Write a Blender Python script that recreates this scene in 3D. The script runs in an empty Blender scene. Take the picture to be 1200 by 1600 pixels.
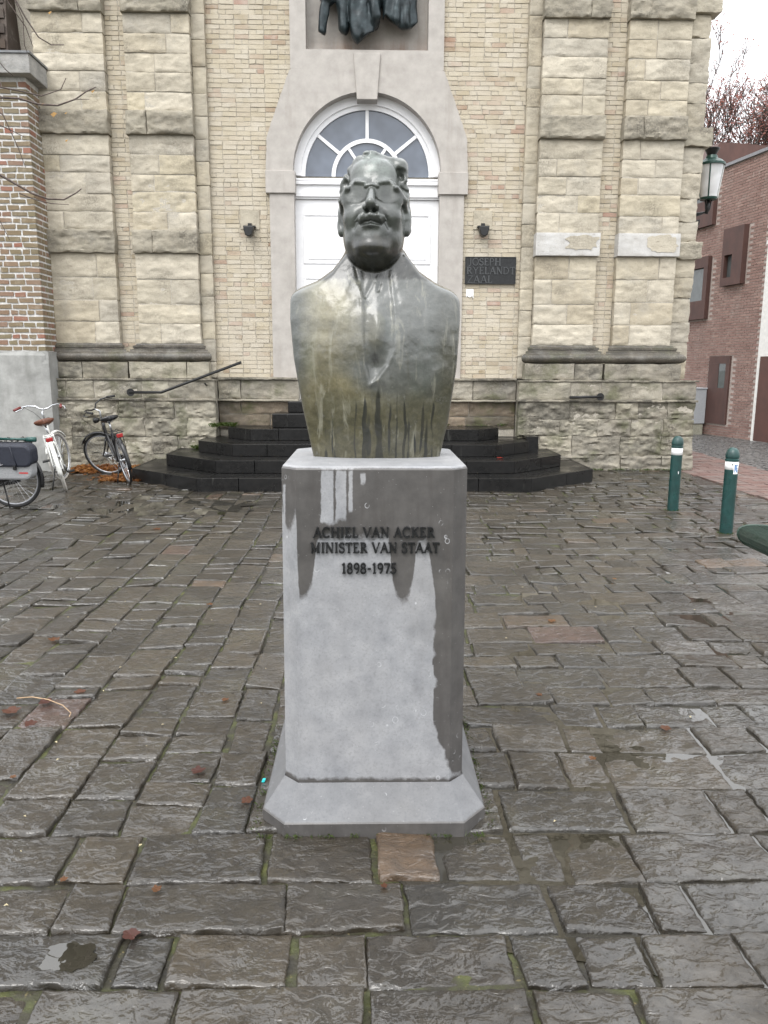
import bpy, bmesh, math, random
import numpy as np
from mathutils import Vector, Matrix
random.seed(7); np.random.seed(7)
R = math.radians
scene = bpy.context.scene
C = scene.collection

# ------------------------------------------------------------------ camera
FPX = 1200.0; TH = R(10.6); PSI = R(1.2); ROLL = R(0.25); CAMH = 1.6     # focal length in photo pixels, pitch, yaw, roll, eye height
_fw = np.array([math.sin(PSI)*math.cos(TH), math.cos(PSI)*math.cos(TH), -math.sin(TH)])
_r0 = np.array([math.cos(PSI), -math.sin(PSI), 0.0]); _u0 = np.cross(_r0, _fw)
_rt = _r0*math.cos(ROLL) + _u0*math.sin(ROLL); _up = np.cross(_rt, _fw)
_C = np.array([0, 0, CAMH])
cd = bpy.data.cameras.new('camera'); cam = bpy.data.objects.new('camera', cd); C.objects.link(cam)
cd.sensor_fit = 'HORIZONTAL'; cd.sensor_width = 36; cd.lens = 36*FPX/1200; cd.clip_start = .05; cd.clip_end = 3000
m = Matrix.Identity(4)
for i in range(3):
    m[i][0] = _rt[i]; m[i][1] = _up[i]; m[i][2] = -_fw[i]; m[i][3] = _C[i]
cam.matrix_world = m
scene.camera = cam

# ------------------------------------------------------------------ overcast sky, soft sun, exposure
SUN_EL, SUN_AZ = R(52), R(205)            # azimuth clockwise from +Y
w = bpy.data.worlds.new('World'); scene.world = w; w.use_nodes = True
nt = w.node_tree; nt.nodes.clear()
wo = nt.nodes.new('ShaderNodeOutputWorld'); bg = nt.nodes.new('ShaderNodeBackground')
sky = nt.nodes.new('ShaderNodeTexSky'); sky.sky_type = 'NISHITA'; sky.sun_disc = False
sky.sun_elevation = SUN_EL; sky.sun_rotation = SUN_AZ; sky.dust_density = 4; sky.air_density = 1.5; sky.ozone_density = 1
hs = nt.nodes.new('ShaderNodeHueSaturation'); hs.inputs['Saturation'].default_value = .12
mixc = nt.nodes.new('ShaderNodeMix'); mixc.data_type = 'RGBA'; mixc.inputs[0].default_value = .72
tcw = nt.nodes.new('ShaderNodeTexCoord'); sxyz = nt.nodes.new('ShaderNodeSeparateXYZ'); nt.links.new(tcw.outputs['Generated'], sxyz.inputs[0])
mrw = nt.nodes.new('ShaderNodeMapRange'); mrw.inputs['From Min'].default_value = 0; mrw.inputs['From Max'].default_value = 1; mrw.inputs['To Min'].default_value = .36; mrw.inputs['To Max'].default_value = 1
nt.links.new(sxyz.outputs['Z'], mrw.inputs['Value'])                       # overcast sky: the zenith is about three times as bright as the horizon
cmw = nt.nodes.new('ShaderNodeMix'); cmw.data_type = 'RGBA'; cmw.blend_type = 'MULTIPLY'; cmw.inputs[0].default_value = 1; cmw.inputs[6].default_value = (18.5, 18.8, 19.4, 1); nt.links.new(mrw.outputs[0], cmw.inputs[7])
nt.links.new(cmw.outputs[2], mixc.inputs[7])                               # cloud layer over the clear sky
nt.links.new(sky.outputs[0], hs.inputs['Color']); nt.links.new(hs.outputs[0], mixc.inputs[6])
nt.links.new(mixc.outputs[2], bg.inputs['Color']); bg.inputs['Strength'].default_value = .105
nt.links.new(bg.outputs[0], wo.inputs['Surface'])
sl = bpy.data.lights.new('sun', 'SUN'); sl.energy = .6; sl.angle = R(28); sl.color = (1, .975, .94)
so = bpy.data.objects.new('sun', sl); C.objects.link(so)
sd = Vector((math.sin(SUN_AZ)*math.cos(SUN_EL), math.cos(SUN_AZ)*math.cos(SUN_EL), math.sin(SUN_EL)))
so.rotation_euler = sd.to_track_quat('Z', 'Y').to_euler(); so.location = (-6, -8, 20)
vs = scene.view_settings; vs.view_transform = 'Standard'; vs.look = 'None'; vs.exposure = 1.2; vs.gamma = 1; vs.use_curve_mapping = False
scene.render.engine = 'CYCLES'

# ------------------------------------------------------------------ pixel -> place helpers (a pixel of the 1200x1600 photo gives a direction, a plane gives the distance)
def ray(px, py): return _fw + _rt*(px-600)/FPX + _up*(800-py)/FPX
def onY(px, py, Y): d = ray(px, py); return _C + d*(Y/d[1])
def onZ(px, py, Z=0.0): d = ray(px, py); return _C + d*((Z-CAMH)/d[2])
def proj(p):
    d = np.asarray(p, float)-_C; z = d@_fw
    return (600+FPX*(d@_rt)/z, 800-FPX*(d@_up)/z, z)
def XY(px, py, Y): p = onY(px, py, Y); return p[0], p[2]

# ------------------------------------------------------------------ noise
def _h(i, j, k, s):
    n = (i*374761393 + j*668265263 + k*2147483647 + s*1274126177) & 0xffffffff
    n = ((n ^ (n >> 13))*1274126177) & 0xffffffff
    return ((n ^ (n >> 16)) & 0xffff)/65535.0
def vnoise(x, y, z=0.0, s=0):
    x, y, z = np.broadcast_arrays(np.asarray(x, float), np.asarray(y, float), np.asarray(z, float))
    i = np.floor(x).astype(np.int64); j = np.floor(y).astype(np.int64); k = np.floor(z).astype(np.int64)
    fx, fy, fz = x-i, y-j, z-k
    fx = fx*fx*(3-2*fx); fy = fy*fy*(3-2*fy); fz = fz*fz*(3-2*fz)
    o = 0
    for a in (0, 1):
        for b in (0, 1):
            for c in (0, 1):
                o = o + _h(i+a, j+b, k+c, s)*(fx if a else 1-fx)*(fy if b else 1-fy)*(fz if c else 1-fz)
    return o*2-1
def fbm(x, y, z=0.0, s=0, o=3):
    v = 0; a = 1.0; f = 1.0
    for q in range(o):
        v = v + a*vnoise(np.asarray(x)*f, np.asarray(y)*f, np.asarray(z)*f, s+q*17); a *= .5; f *= 2.03
    return v
def sstep(a, b, x):
    t = np.clip((x-a)/(b-a), 0, 1); return t*t*(3-2*t)

# ------------------------------------------------------------------ mesh collecting and object helpers
class MB:
    def __init__(s): s.v = []; s.f = []; s.r = []
    def add(s, vs_, fs, rnd=None):
        b = len(s.v); s.v += [tuple(map(float, p)) for p in vs_]; s.f += [tuple(i+b for i in f) for f in fs]
        s.r += [random.random() if rnd is None else rnd]*len(vs_); return s
    def box(s, x0, x1, y0, y1, z0, z1, rnd=None):
        return s.add([(x0,y0,z0),(x1,y0,z0),(x1,y1,z0),(x0,y1,z0),(x0,y0,z1),(x1,y0,z1),(x1,y1,z1),(x0,y1,z1)],
              [(0,3,2,1),(4,5,6,7),(0,1,5,4),(1,2,6,5),(2,3,7,6),(3,0,4,7)], rnd)
    def prism(s, poly, z0, z1, rnd=None):            # poly counter-clockwise in XY
        n = len(poly)
        return s.add([(x,y,z0) for x,y in poly]+[(x,y,z1) for x,y in poly],
              [tuple(range(n))[::-1], tuple(range(n, 2*n))]+[(i,(i+1)%n,n+(i+1)%n,n+i) for i in range(n)], rnd)
    def prismY(s, poly, y0, y1, rnd=None):           # poly in XZ, extruded along Y
        n = len(poly)
        return s.add([(x,y0,z) for x,z in poly]+[(x,y1,z) for x,z in poly],
              [tuple(range(n)), tuple(range(n, 2*n))[::-1]]+[((i+1)%n,i,n+i,n+(i+1)%n) for i in range(n)], rnd)
    def tube(s, pts, r, seg=8, cap=True, rnd=None, closed=False):
        P = [Vector(p) for p in pts]; n = len(P)
        rs = r if hasattr(r, '__len__') else [r]*n
        vs_ = []; fs = []; ref = None
        for i in range(n):
            a = P[(i-1) % n] if (closed or i > 0) else P[i]; b = P[(i+1) % n] if (closed or i < n-1) else P[i]
            t = (b-a).normalized()
            if ref is None: ref = t.orthogonal().normalized()
            ref = (ref-t*ref.dot(t))
            if ref.length < 1e-6: ref = t.orthogonal()
            ref.normalize(); bi = t.cross(ref)
            for k in range(seg):
                A = 2*math.pi*k/seg; vs_.append(P[i]+(ref*math.cos(A)+bi*math.sin(A))*rs[i])
        m_ = n if closed else n-1
        for i in range(m_):
            j = (i+1) % n
            for k in range(seg): fs.append((i*seg+k, i*seg+(k+1)%seg, j*seg+(k+1)%seg, j*seg+k))
        if cap and not closed: fs += [tuple(range(seg))[::-1], tuple(range((n-1)*seg, n*seg))]
        return s.add(vs_, fs, rnd)
    def lathe(s, prof, o=(0,0,0), seg=20, axis='z', rnd=None):
        vs_ = []; fs = []; n = len(prof)
        for k in range(seg):
            A = 2*math.pi*k/seg; c, sn = math.cos(A), math.sin(A)
            for (r, z) in prof:
                p = (r*c, r*sn, z)
                if axis == 'y': p = (r*c, z, -r*sn)
                if axis == 'x': p = (z, r*c, r*sn)
                vs_.append((p[0]+o[0], p[1]+o[1], p[2]+o[2]))
        for k in range(seg):
            k2 = (k+1) % seg
            for i in range(n-1): fs.append((k*n+i, k2*n+i, k2*n+i+1, k*n+i+1))
        return s.add(vs_, fs, rnd)
    def ellip(s, c, r, seg=14, rings=8, rnd=None):
        prof = [(max(1e-4, math.sin(math.pi*i/rings)), -math.cos(math.pi*i/rings)) for i in range(rings+1)]
        t = MB().lathe(prof, seg=seg)
        return s.add([(c[0]+p[0]*r[0], c[1]+p[1]*r[1], c[2]+p[2]*r[2]) for p in t.v], t.f, rnd)
    def mesh(s, name, smooth=False):
        me = bpy.data.meshes.new(name); me.from_pydata(s.v, [], s.f)
        at = me.attributes.new('rnd', 'FLOAT', 'POINT'); at.data.foreach_set('value', np.array(s.r, dtype=np.float32))
        if smooth: me.polygons.foreach_set('use_smooth', [True]*len(me.polygons))
        me.update(); return me
    def build(s, name, mat, parent=None, smooth=False, bevel=0, kind=None, angle=None):
        me = s.mesh(name, smooth or angle is not None)
        o = bpy.data.objects.new(name, me); C.objects.link(o); me.materials.append(mat)
        if angle is not None: me.set_sharp_from_angle(angle=R(angle))
        if bevel:
            b = o.modifiers.new('bevel', 'BEVEL'); b.width = bevel; b.segments = 2; b.limit_method = 'ANGLE'; b.angle_limit = R(40)
        if parent is not None: attach(o, parent)
        if kind: o['kind'] = kind
        return o
def attach(o, parent):                                # keeps a mesh written in world coordinates where it is (only roots carry a location)
    o.parent = parent
    if parent.parent is None: o.matrix_parent_inverse = Matrix.Translation(-Vector(parent.location))
def tag(o, label, cat, group=None):
    o['label'] = label; o['category'] = cat
    if group: o['group'] = group
    return o
def thing(name, label, cat, loc=(0,0,0), group=None, rot=None):
    o = bpy.data.objects.new(name, None); C.objects.link(o); o.location = loc; o.empty_display_size = .1
    if rot: o.rotation_euler = rot
    return tag(o, label, cat, group)
def part(name, mb, mat, parent, **k):                 # a part in its thing's own (local) coordinates
    o = mb.build(name, mat, None, **k); o.parent = parent; return o
def numesh(name, V, F, smooth=True, attrs=None):
    me = bpy.data.meshes.new(name); V = np.asarray(V, np.float32); F = np.asarray(F, np.int32)
    me.vertices.add(len(V)); me.vertices.foreach_set('co', V.ravel())
    k = F.shape[1]; me.loops.add(F.size); me.loops.foreach_set('vertex_index', F.ravel())
    me.polygons.add(len(F)); me.polygons.foreach_set('loop_start', np.arange(0, F.size, k, dtype=np.int32))
    me.update(calc_edges=True)
    if smooth: me.polygons.foreach_set('use_smooth', np.ones(len(F), bool))
    for n, a in (attrs or {}).items():
        t = me.attributes.new(n, 'FLOAT', 'POINT'); t.data.foreach_set('value', np.asarray(a, np.float32))
    me.validate(); return me

# ------------------------------------------------------------------ materials
class M:
    def __init__(s, name, base=(.5,.5,.5), rough=.6, metal=0, spec=.5):
        s.m = bpy.data.materials.new(name); s.m.use_nodes = True; s.t = s.m.node_tree
        s.b = s.t.nodes['Principled BSDF']; s.set('Base Color', base); s.set('Roughness', rough); s.set('Metallic', metal); s.set('Specular IOR Level', spec)
    def link(s, sock, v):
        if isinstance(v, bpy.types.NodeSocket): s.t.links.new(v, sock)
        elif isinstance(v, (tuple, list)) and len(v) == 3 and sock.type == 'RGBA': sock.default_value = (*v, 1)
        else: sock.default_value = v
    def set(s, n, v): s.link(s.b.inputs[n], v)
    def n(s, typ, ins=None, out=0, **pr):
        nd = s.t.nodes.new('ShaderNode'+typ)
        for k, v in pr.items(): setattr(nd, k, v)
        for k, v in (ins or {}).items(): s.link(nd.inputs[k], v)
        return nd.outputs[out]
    def co(s, scale=(1,1,1)):
        o = s.n('TexCoord', out='Object')
        return s.n('Mapping', {'Vector': o, 'Scale': scale})
    def noise(s, scale, detail=4, rough=.55, sc=(1,1,1), dist=0): return s.n('TexNoise', {'Vector': s.co(sc), 'Scale': scale, 'Detail': detail, 'Roughness': rough, 'Distortion': dist})
    def voro(s, scale, sc=(1,1,1), feature='F1', out='Distance'): return s.n('TexVoronoi', {'Vector': s.co(sc), 'Scale': scale}, out=out, feature=feature)
    def ramp(s, f, stops):
        nd = s.t.nodes.new('ShaderNodeValToRGB'); e = nd.color_ramp.elements
        while len(e) < len(stops): e.new(.5)
        for el, (p, c) in zip(e, stops): el.position = p; el.color = (*c, 1) if hasattr(c, '__len__') else (c, c, c, 1)
        s.t.links.new(f, nd.inputs[0]); return nd.outputs[0]
    def mix(s, f, a, b, mode='MIX'):
        nd = s.t.nodes.new('ShaderNodeMix'); nd.data_type = 'RGBA'; nd.blend_type = mode
        s.link(nd.inputs[0], f); s.link(nd.inputs[6], a); s.link(nd.inputs[7], b); return nd.outputs[2]
    def math(s, op, a, b=0.0):
        nd = s.t.nodes.new('ShaderNodeMath'); nd.operation = op; s.link(nd.inputs[0], a); s.link(nd.inputs[1], b); return nd.outputs[0]
    def mr(s, v, a, b, c=0.0, d=1.0): return s.n('MapRange', {'Value': v, 'From Min': a, 'From Max': b, 'To Min': c, 'To Max': d}, clamp=True)
    def attr(s, n): return s.n('Attribute', out='Fac', attribute_name=n)
    def bump(s, h, st=.3, d=.01, nrm=None):
        i = {'Height': h, 'Strength': st, 'Distance': d}
        if nrm is not None: i['Normal'] = nrm
        return s.n('Bump', i)
    def fin(s): return s.m
def plain(name, col, rough=.5, metal=0, var=.12, scale=30, bump=0):
    k = M(name, col, rough, metal); n = k.noise(scale, 3)
    c2 = tuple(c*(1-var*2) for c in col); c1 = tuple(min(1, c*(1+var)) for c in col)
    k.set('Base Color', k.ramp(n, [(.3, c2), (.7, c1)]))
    k.set('Roughness', k.mr(k.noise(scale*.4, 2), .3, .7, max(.03, rough-.08), min(1, rough+.1)))
    if bump: k.set('Normal', k.bump(n, bump, .004))
    return k.fin()

def mk_slate():
    k = M('wet_slate', rough=.3); r = k.attr('rnd')
    base = k.ramp(r, [(0, (.015,.011,.006)), (.3, (.032,.024,.014)), (.55, (.020,.017,.012)), (.8, (.048,.036,.021)), (.95, (.032,.026,.018)), (.985, (.10,.064,.036)), (1, (.070,.038,.028))])
    n1 = k.noise(7, 6, .65); n2 = k.noise(55, 6, .75); n3 = k.noise(2.2, 4); n5 = k.noise(18, 6, .7, (1, 1.6, 1), .8)
    c = k.mix(k.mr(n1, .35, .7), k.mix(.5, base, (.014,.013,.011)), base)
    c = k.mix(k.mr(n5, .52, .72, 0, .32), c, (.060,.050,.035))
    c = k.mix(k.mr(n2, .6, .75, 0, .3), c, (.085,.075,.056))
    c = k.mix(k.mr(n3, .55, .75, 0, .45), c, (.034,.032,.013))             # faint algae
    k.set('Base Color', c)
    k.set('Roughness', .5)
    cl = k.noise(13, 8, .68, (1, 1.5, 1), 1.0); ridge = k.math('ABSOLUTE', k.math('SUBTRACT', cl, .5))
    h = k.math('ADD', k.math('MULTIPLY', cl, 1.0), k.math('ADD', k.math('MULTIPLY', ridge, -.8), k.math('ADD', k.math('MULTIPLY', n5, .55), k.math('MULTIPLY', n2, .22))))
    k.set('Normal', k.bump(h, .8, .020)); k.set('Specular IOR Level', .3)
    w1 = k.noise(15, 3, .5, (1, 1.5, 1), .8); w2 = k.noise(48, 2, .5); hw = k.math('ADD', k.math('ADD', w1, k.math('MULTIPLY', k.math('ABSOLUTE', k.math('SUBTRACT', w1, .5)), -1.2)), k.math('MULTIPLY', w2, .28))
    k.set('Coat Weight', k.mr(k.math('ADD', n3, k.math('MULTIPLY', n5, .6)), .6, .95, .35, 1.)); k.set('Coat Roughness', k.mr(n5, .3, .75, .03, .14)); k.set('Coat IOR', 1.62); k.set('Coat Normal', k.bump(hw, .62, .020))
    return k.fin()
def mk_bedding():
    k = M('mossy_joint', rough=.7); n = k.noise(9, 5); n2 = k.noise(60, 4)
    c = k.ramp(n, [(.3, (.012,.010,.007)), (.46, (.022,.019,.009)), (.58, (.036,.040,.009)), (.72, (.065,.068,.014))])
    c = k.mix(k.mr(n2, .62, .7, 0, .5), c, (.16,.13,.05)); k.set('Base Color', c)
    k.set('Normal', k.bump(n2, .7, .01)); return k.fin()
def stone_mat(name, cols, lich=.4, moss=0., scale=1.0, bump=.5, rough=.85):
    k = M(name, rough=rough); r = k.attr('rnd')
    base = k.ramp(r, [(i/(len(cols)-1), c) for i, c in enumerate(cols)])
    n1 = k.noise(5*scale, 6, .65, (1, 1, 1.6)); n2 = k.noise(38*scale, 5, .7); n3 = k.noise(1.6, 4, .6); pit = k.voro(60*scale)
    c = k.mix(k.mr(n1, .3, .7), k.mix(.38, base, (.16,.13,.09)), base)
    c = k.mix(k.mr(n2, .5, .75, 0, .3), c, (.62,.57,.47))
    dirt = k.math('MULTIPLY', k.mr(n3, .45, .68), k.mr(n2, .35, .65))
    c = k.mix(k.math('MULTIPLY', dirt, lich), c, (.045,.04,.032))
    c = k.mix(k.mr(k.noise(95, 4, .7), .60, .68, 0, .65), c, (.10,.085,.06)); c = k.mix(k.mr(k.noise(9, 6, .7, (1, 1, 4.5)), .60, .68, 0, .55), c, (.13,.11,.08)); c = k.mix(k.mr(k.noise(2.6, 5, .65), .55, .7, 0, .3), c, (.30,.29,.265))
    d = k.attr('dirt')
    dm = k.math('MULTIPLY', d, k.mr(n1, .32, .6)); c = k.mix(dm, c, (.035,.032,.025))
    if moss:
        mm = k.math('MULTIPLY', k.mr(k.noise(2.3, 5, .65), .5, .66), moss); c = k.mix(mm, c, k.ramp(n2, [(.3, (.035,.04,.012)), (.7, (.085,.095,.03))]))
    k.set('Base Color', c)
    h = k.math('ADD', n1, k.math('ADD', k.math('MULTIPLY', n2, .35), k.math('MULTIPLY', k.mr(pit, 0, .35), .25)))
    k.set('Normal', k.bump(h, bump, .03)); return k.fin()
def brick_mat(name, stops, wash=(.7,.62,.48), washf=.4, bump=.5):
    k = M(name, rough=.85); r = k.attr('rnd'); base = k.ramp(r, stops)
    n1 = k.noise(3, 5, .6); n2 = k.noise(70, 4, .7)
    c = k.mix(k.mr(n2, .35, .7, 0, .5), base, k.mix(.5, base, (.08,.06,.04)))
    c = k.mix(k.math('MULTIPLY', k.mr(n1, .35, .65), washf), c, wash); c = k.mix(k.mr(k.noise(1.7, 5, .6), .5, .72, 0, .35), c, k.mix(.5, c, (.30,.275,.245))); c = k.mix(k.mr(k.noise(110, 3, .7), .60, .68, 0, .7), c, (.11,.09,.07)); c = k.mix(k.mr(k.noise(6, 6, .7), .56, .7, 0, .45), c, k.mix(.5, c, (.55,.52,.46))); k.set('Base Color', c)
    k.set('Normal', k.bump(n2, bump, .008)); return k.fin()
def mk_bluestone(name='blue_limestone', tone=1.):
    k = M(name, rough=.45); wet = k.attr('wet')
    n1 = k.noise(14, 6, .65); n2 = k.noise(120, 4, .7); n3 = k.noise(3.2, 4)
    dry = k.ramp(n1, [(.28, (.20,.205,.216)), (.5, (.255,.26,.27)), (.75, (.32,.323,.33))])
    dry = k.mix(k.mr(n3, .4, .7, 0, .4), dry, (.275,.268,.262)); dry = k.mix(k.mr(n2, .5, .72, 0, .45), dry, (.13,.13,.135)); dry = k.mix(k.mr(k.noise(45, 4, .7), .6, .72, 0, .35), dry, (.36,.36,.37))
    v = k.n('TexVoronoi', {'Vector': k.n('Mapping', {'Vector': k.n('TexCoord', out='Object'), 'Scale': (26, 26, 22)}), 'Scale': 1, 'Randomness': 1}, out='Distance')
    ring = k.math('MULTIPLY', k.mr(k.math('ABSOLUTE', k.math('SUBTRACT', v, k.mr(k.noise(5, 1), .3, .7, .12, .30))), .0, .03, 1, 0), k.math('MULTIPLY', k.mr(k.noise(9, 3), .55, .60), k.mr(k.noise(26, 2), .48, .56)))
    wetc = k.ramp(n1, [(.3, (.055,.052,.050)), (.7, (.088,.083,.079))]); wetc = k.mix(k.mr(k.noise(30, 3, .6, (1,1,.12)), .5, .7, 0, .45), wetc, (.05,.045,.042))
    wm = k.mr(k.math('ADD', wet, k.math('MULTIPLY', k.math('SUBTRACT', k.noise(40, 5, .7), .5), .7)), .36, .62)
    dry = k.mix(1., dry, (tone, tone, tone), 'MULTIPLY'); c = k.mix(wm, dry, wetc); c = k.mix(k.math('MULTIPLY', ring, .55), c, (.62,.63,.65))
    sp = k.mr(k.voro(55), .035, .06, 1, 0); c = k.mix(k.math('MULTIPLY', sp, .5), c, (.6,.6,.6)); chip = k.math('MULTIPLY', k.mr(k.noise(16, 5, .7), .68, .71), k.mr(k.noise(4, 2), .5, .6)); c = k.mix(k.math('MULTIPLY', chip, .6), c, (.46,.47,.49)); c = k.mix(k.mr(k.noise(3.4, 5, .7, (1, 1, .6)), .55, .75, 0, .3), c, (.12,.115,.105)); k.set('Base Color', c)
    k.set('Roughness', k.math('SUBTRACT', k.mr(n3, .3, .7, .42, .58), k.math('MULTIPLY', wm, .15))); k.set('Normal', k.bump(n2, .12, .003)); return k.fin()
def mk_bronze():
    k = M('patinated_bronze', rough=.5, metal=.08); k.set('Coat Weight', .9); k.set('Coat IOR', 1.58); k.set('Specular IOR Level', .3)
    pat, dk = k.attr('ochre'), k.attr('dark'); n1 = k.noise(9, 7, .68); n2 = k.noise(110, 5, .75); n3 = k.noise(26, 5, .65, (1,1,.14), .5); n4 = k.noise(4.2, 5, .62); n5 = k.noise(36, 6, .7)
    grey = k.ramp(n1, [(.28, (.038,.042,.037)), (.5, (.082,.087,.080)), (.72, (.145,.150,.142))])
    och = k.ramp(n1, [(.28, (.050,.045,.022)), (.5, (.150,.132,.072)), (.72, (.30,.272,.175))])
    c = k.mix(k.mr(k.math('ADD', pat, k.math('MULTIPLY', k.math('SUBTRACT', n4, .5), 1.1)), .3, .75), grey, och)
    c = k.mix(k.mr(n4, .56, .72, 0, .35), c, (.10,.13,.11)); c = k.mix(k.math('MULTIPLY', k.attr('olive'), k.mr(n4, .25, .6, .5, 1)), c, k.ramp(n5, [(.3, (.022,.021,.010)), (.7, (.066,.060,.028))]))
    c = k.mix(k.mr(n5, .54, .70, 0, .45), c, (.085,.082,.07)); c = k.mix(k.mr(n5, .28, .40, .35, 0), c, (.24,.235,.20))
    c = k.mix(k.math('MULTIPLY', k.mr(n3, .56, .72), .4), c, (.06,.055,.036))
    c = k.mix(k.mr(n3, .30, .44, .55, 0), c, (.27,.262,.205))
    hm = k.attr('headm'); hc_ = k.ramp(n1, [(.3, (.018,.021,.018)), (.55, (.046,.053,.045)), (.75, (.092,.106,.092))]); hc_ = k.mix(k.math('MULTIPLY', k.attr('verd'), k.mr(n5, .35, .6)), hc_, (.15,.19,.165)); c = k.mix(hm, c, hc_)
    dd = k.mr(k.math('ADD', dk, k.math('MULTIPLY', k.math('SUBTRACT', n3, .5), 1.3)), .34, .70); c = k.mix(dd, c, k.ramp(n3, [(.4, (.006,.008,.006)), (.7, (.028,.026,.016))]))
    c = k.mix(k.mr(n2, .64, .72, 0, .6), c, (.03,.03,.024)); k.set('Base Color', c)
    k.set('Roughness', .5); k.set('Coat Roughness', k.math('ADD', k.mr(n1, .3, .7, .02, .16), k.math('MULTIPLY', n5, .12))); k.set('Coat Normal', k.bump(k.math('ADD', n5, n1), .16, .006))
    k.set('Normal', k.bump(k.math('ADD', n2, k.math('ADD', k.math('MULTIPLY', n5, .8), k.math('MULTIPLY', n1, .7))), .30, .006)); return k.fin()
def mk_steps():
    k = M('black_basalt', rough=.2); n = k.noise(20, 4); n3 = k.noise(2.5, 4)
    c = k.ramp(n, [(.3, (.004,.004,.004)), (.7, (.010,.0095,.009))]); c = k.mix(k.mr(k.noise(14, 3, .6, (1,1,.15)), .64, .76, 0, .4), c, (.09,.09,.08)); k.set('Base Color', c)
    k.set('Roughness', k.mr(n3, .3, .7, .16, .42)); k.set('Specular IOR Level', .3); k.set('Normal', k.bump(n, .06, .003)); return k.fin()
def mk_portal():
    k = M('portal_stone', rough=.75); n = k.noise(6, 6, .6); n2 = k.noise(60, 4, .7); n3 = k.noise(5, 4, .6, (1,1,.14))
    c = k.ramp(n, [(.3, (.33,.307,.28)), (.7, (.43,.402,.37))]); c = k.mix(k.mr(n3, .54, .72, 0, .38), c, (.25,.22,.19)); c = k.mix(k.mr(n2, .55, .75, 0, .2), c, (.6,.57,.52))
    rs = k.attr('rust'); c = k.mix(k.math('MULTIPLY', rs, k.mr(n3, .3, .62)), c, (.20,.10,.05)); k.set('Base Color', c); k.set('Normal', k.bump(n2, .2, .005)); return k.fin()
def mk_glass(name, tint=(.05,.055,.06), rough=.04):
    k = M(name, tint, rough); k.set('Base Color', k.ramp(k.noise(3, 2), [(.3, tuple(c*.8 for c in tint)), (.7, tuple(c*1.25 for c in tint))])); k.set('Specular IOR Level', .8); return k.fin()
def mk_cor():
    k = M('rusted_steel', rough=.7); n = k.noise(5, 6, .65, (1,1,.5)); k.set('Base Color', k.ramp(n, [(.3, (.055,.027,.022)), (.6, (.08,.038,.03)), (.8, (.105,.052,.04))])); k.set('Normal', k.bump(k.noise(80, 3), .15, .003)); return k.fin()
def mk_render():
    k = M('cement_render', rough=.85); n = k.noise(3, 6, .65); n2 = k.noise(40, 4); n3 = k.noise(4, 4, .6, (1,1,.2))
    c = k.ramp(n, [(.3, (.20,.20,.19)), (.55, (.30,.30,.285)), (.75, (.40,.40,.385))]); c = k.mix(k.mr(n3, .52, .72, 0, .5), c, (.13,.13,.115)); k.set('Base Color', c); k.set('Normal', k.bump(n2, .3, .006)); return k.fin()
def mk_leaf(name, cols, rough=.45):
    k = M(name, rough=rough); c = k.ramp(k.attr('rnd'), [(i/(len(cols)-1), c) for i, c in enumerate(cols)])
    c = k.mix(k.mr(k.noise(120, 3), .4, .7, 0, .5), c, (.06,.03,.012)); k.set('Base Color', c)
    tl = k.t.nodes.new('ShaderNodeBsdfTranslucent'); k.t.links.new(c, tl.inputs[0]); mx = k.t.nodes.new('ShaderNodeMixShader'); mx.inputs[0].default_value = .5; out = k.t.nodes['Material Output']
    k.t.links.new(k.b.outputs[0], mx.inputs[1]); k.t.links.new(tl.outputs[0], mx.inputs[2]); k.t.links.new(mx.outputs[0], out.inputs['Surface']); return k.fin()
def mk_water():
    k = M('rain_water', (.02,.019,.016), .015, 0, 1.0); k.set('Normal', k.bump(k.noise(14, 2), .03, .01)); k.set('Base Color', k.ramp(k.noise(8, 2), [(.3, (.02,.018,.013)), (.7, (.03,.027,.02))])); return k.fin()

SLATE = mk_slate(); BED = mk_bedding(); WATER = mk_water()
LIME = stone_mat('weathered_sandstone', [(.45,.395,.295), (.54,.485,.375), (.49,.445,.355), (.57,.52,.42), (.45,.415,.345), (.52,.46,.335)], .6, 0)
BAND = stone_mat('lichen_sandstone', [(.38,.345,.27), (.46,.42,.335), (.42,.385,.305)], 1., .08, 1, .7)
PLINTH = stone_mat('mossy_plinth_stone', [(.36,.33,.26), (.45,.42,.335), (.31,.285,.235), (.41,.38,.31)], 1., .6, 1, .8)
DARKM = stone_mat('sooty_moulding', [(.035,.032,.028), (.06,.055,.045), (.045,.04,.034)], .4, .35, 1, .3, .5)
WHITEB = stone_mat('limewashed_band', [(.50,.495,.48), (.56,.555,.54)], .3, 0, 1, .15)
MORT = plain('lime_mortar', (.44,.405,.34), .9, 0, .15, 60, .5)
WMORT = plain('white_mortar', (.60,.59,.57), .9, 0, .15, 25, .6)
YBRICK = brick_mat('buff_brick', [(0, (.45,.385,.27)), (.25, (.52,.46,.345)), (.5, (.49,.425,.32)), (.72, (.55,.495,.395)), (.86, (.42,.355,.245)), (.93, (.44,.32,.245)), (.975, (.32,.26,.16)), (1, (.38,.21,.16))], (.56,.515,.43), .5, .9)
PBRICK = brick_mat('brown_brick', [(0, (.14,.115,.065)), (.3, (.20,.145,.085)), (.55, (.175,.15,.085)), (.75, (.21,.135,.085)), (.92, (.22,.125,.085)), (1, (.28,.09,.06))], (.27,.22,.14), .25, .9)
RBRICK = brick_mat('red_brick', [(0, (.19,.108,.09)), (.5, (.26,.155,.13)), (.8, (.225,.135,.115)), (1, (.33,.21,.175))], (.31,.215,.185), .35)
RMORT = plain('red_wall_mortar', (.42,.355,.32), .9)
BLUE = mk_bluestone(); BLUED = mk_bluestone('damp_blue_limestone', .46); BRONZE = mk_bronze(); STEP = mk_steps(); PORTAL = mk_portal(); COR = mk_cor(); RENDER = mk_render()
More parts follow.
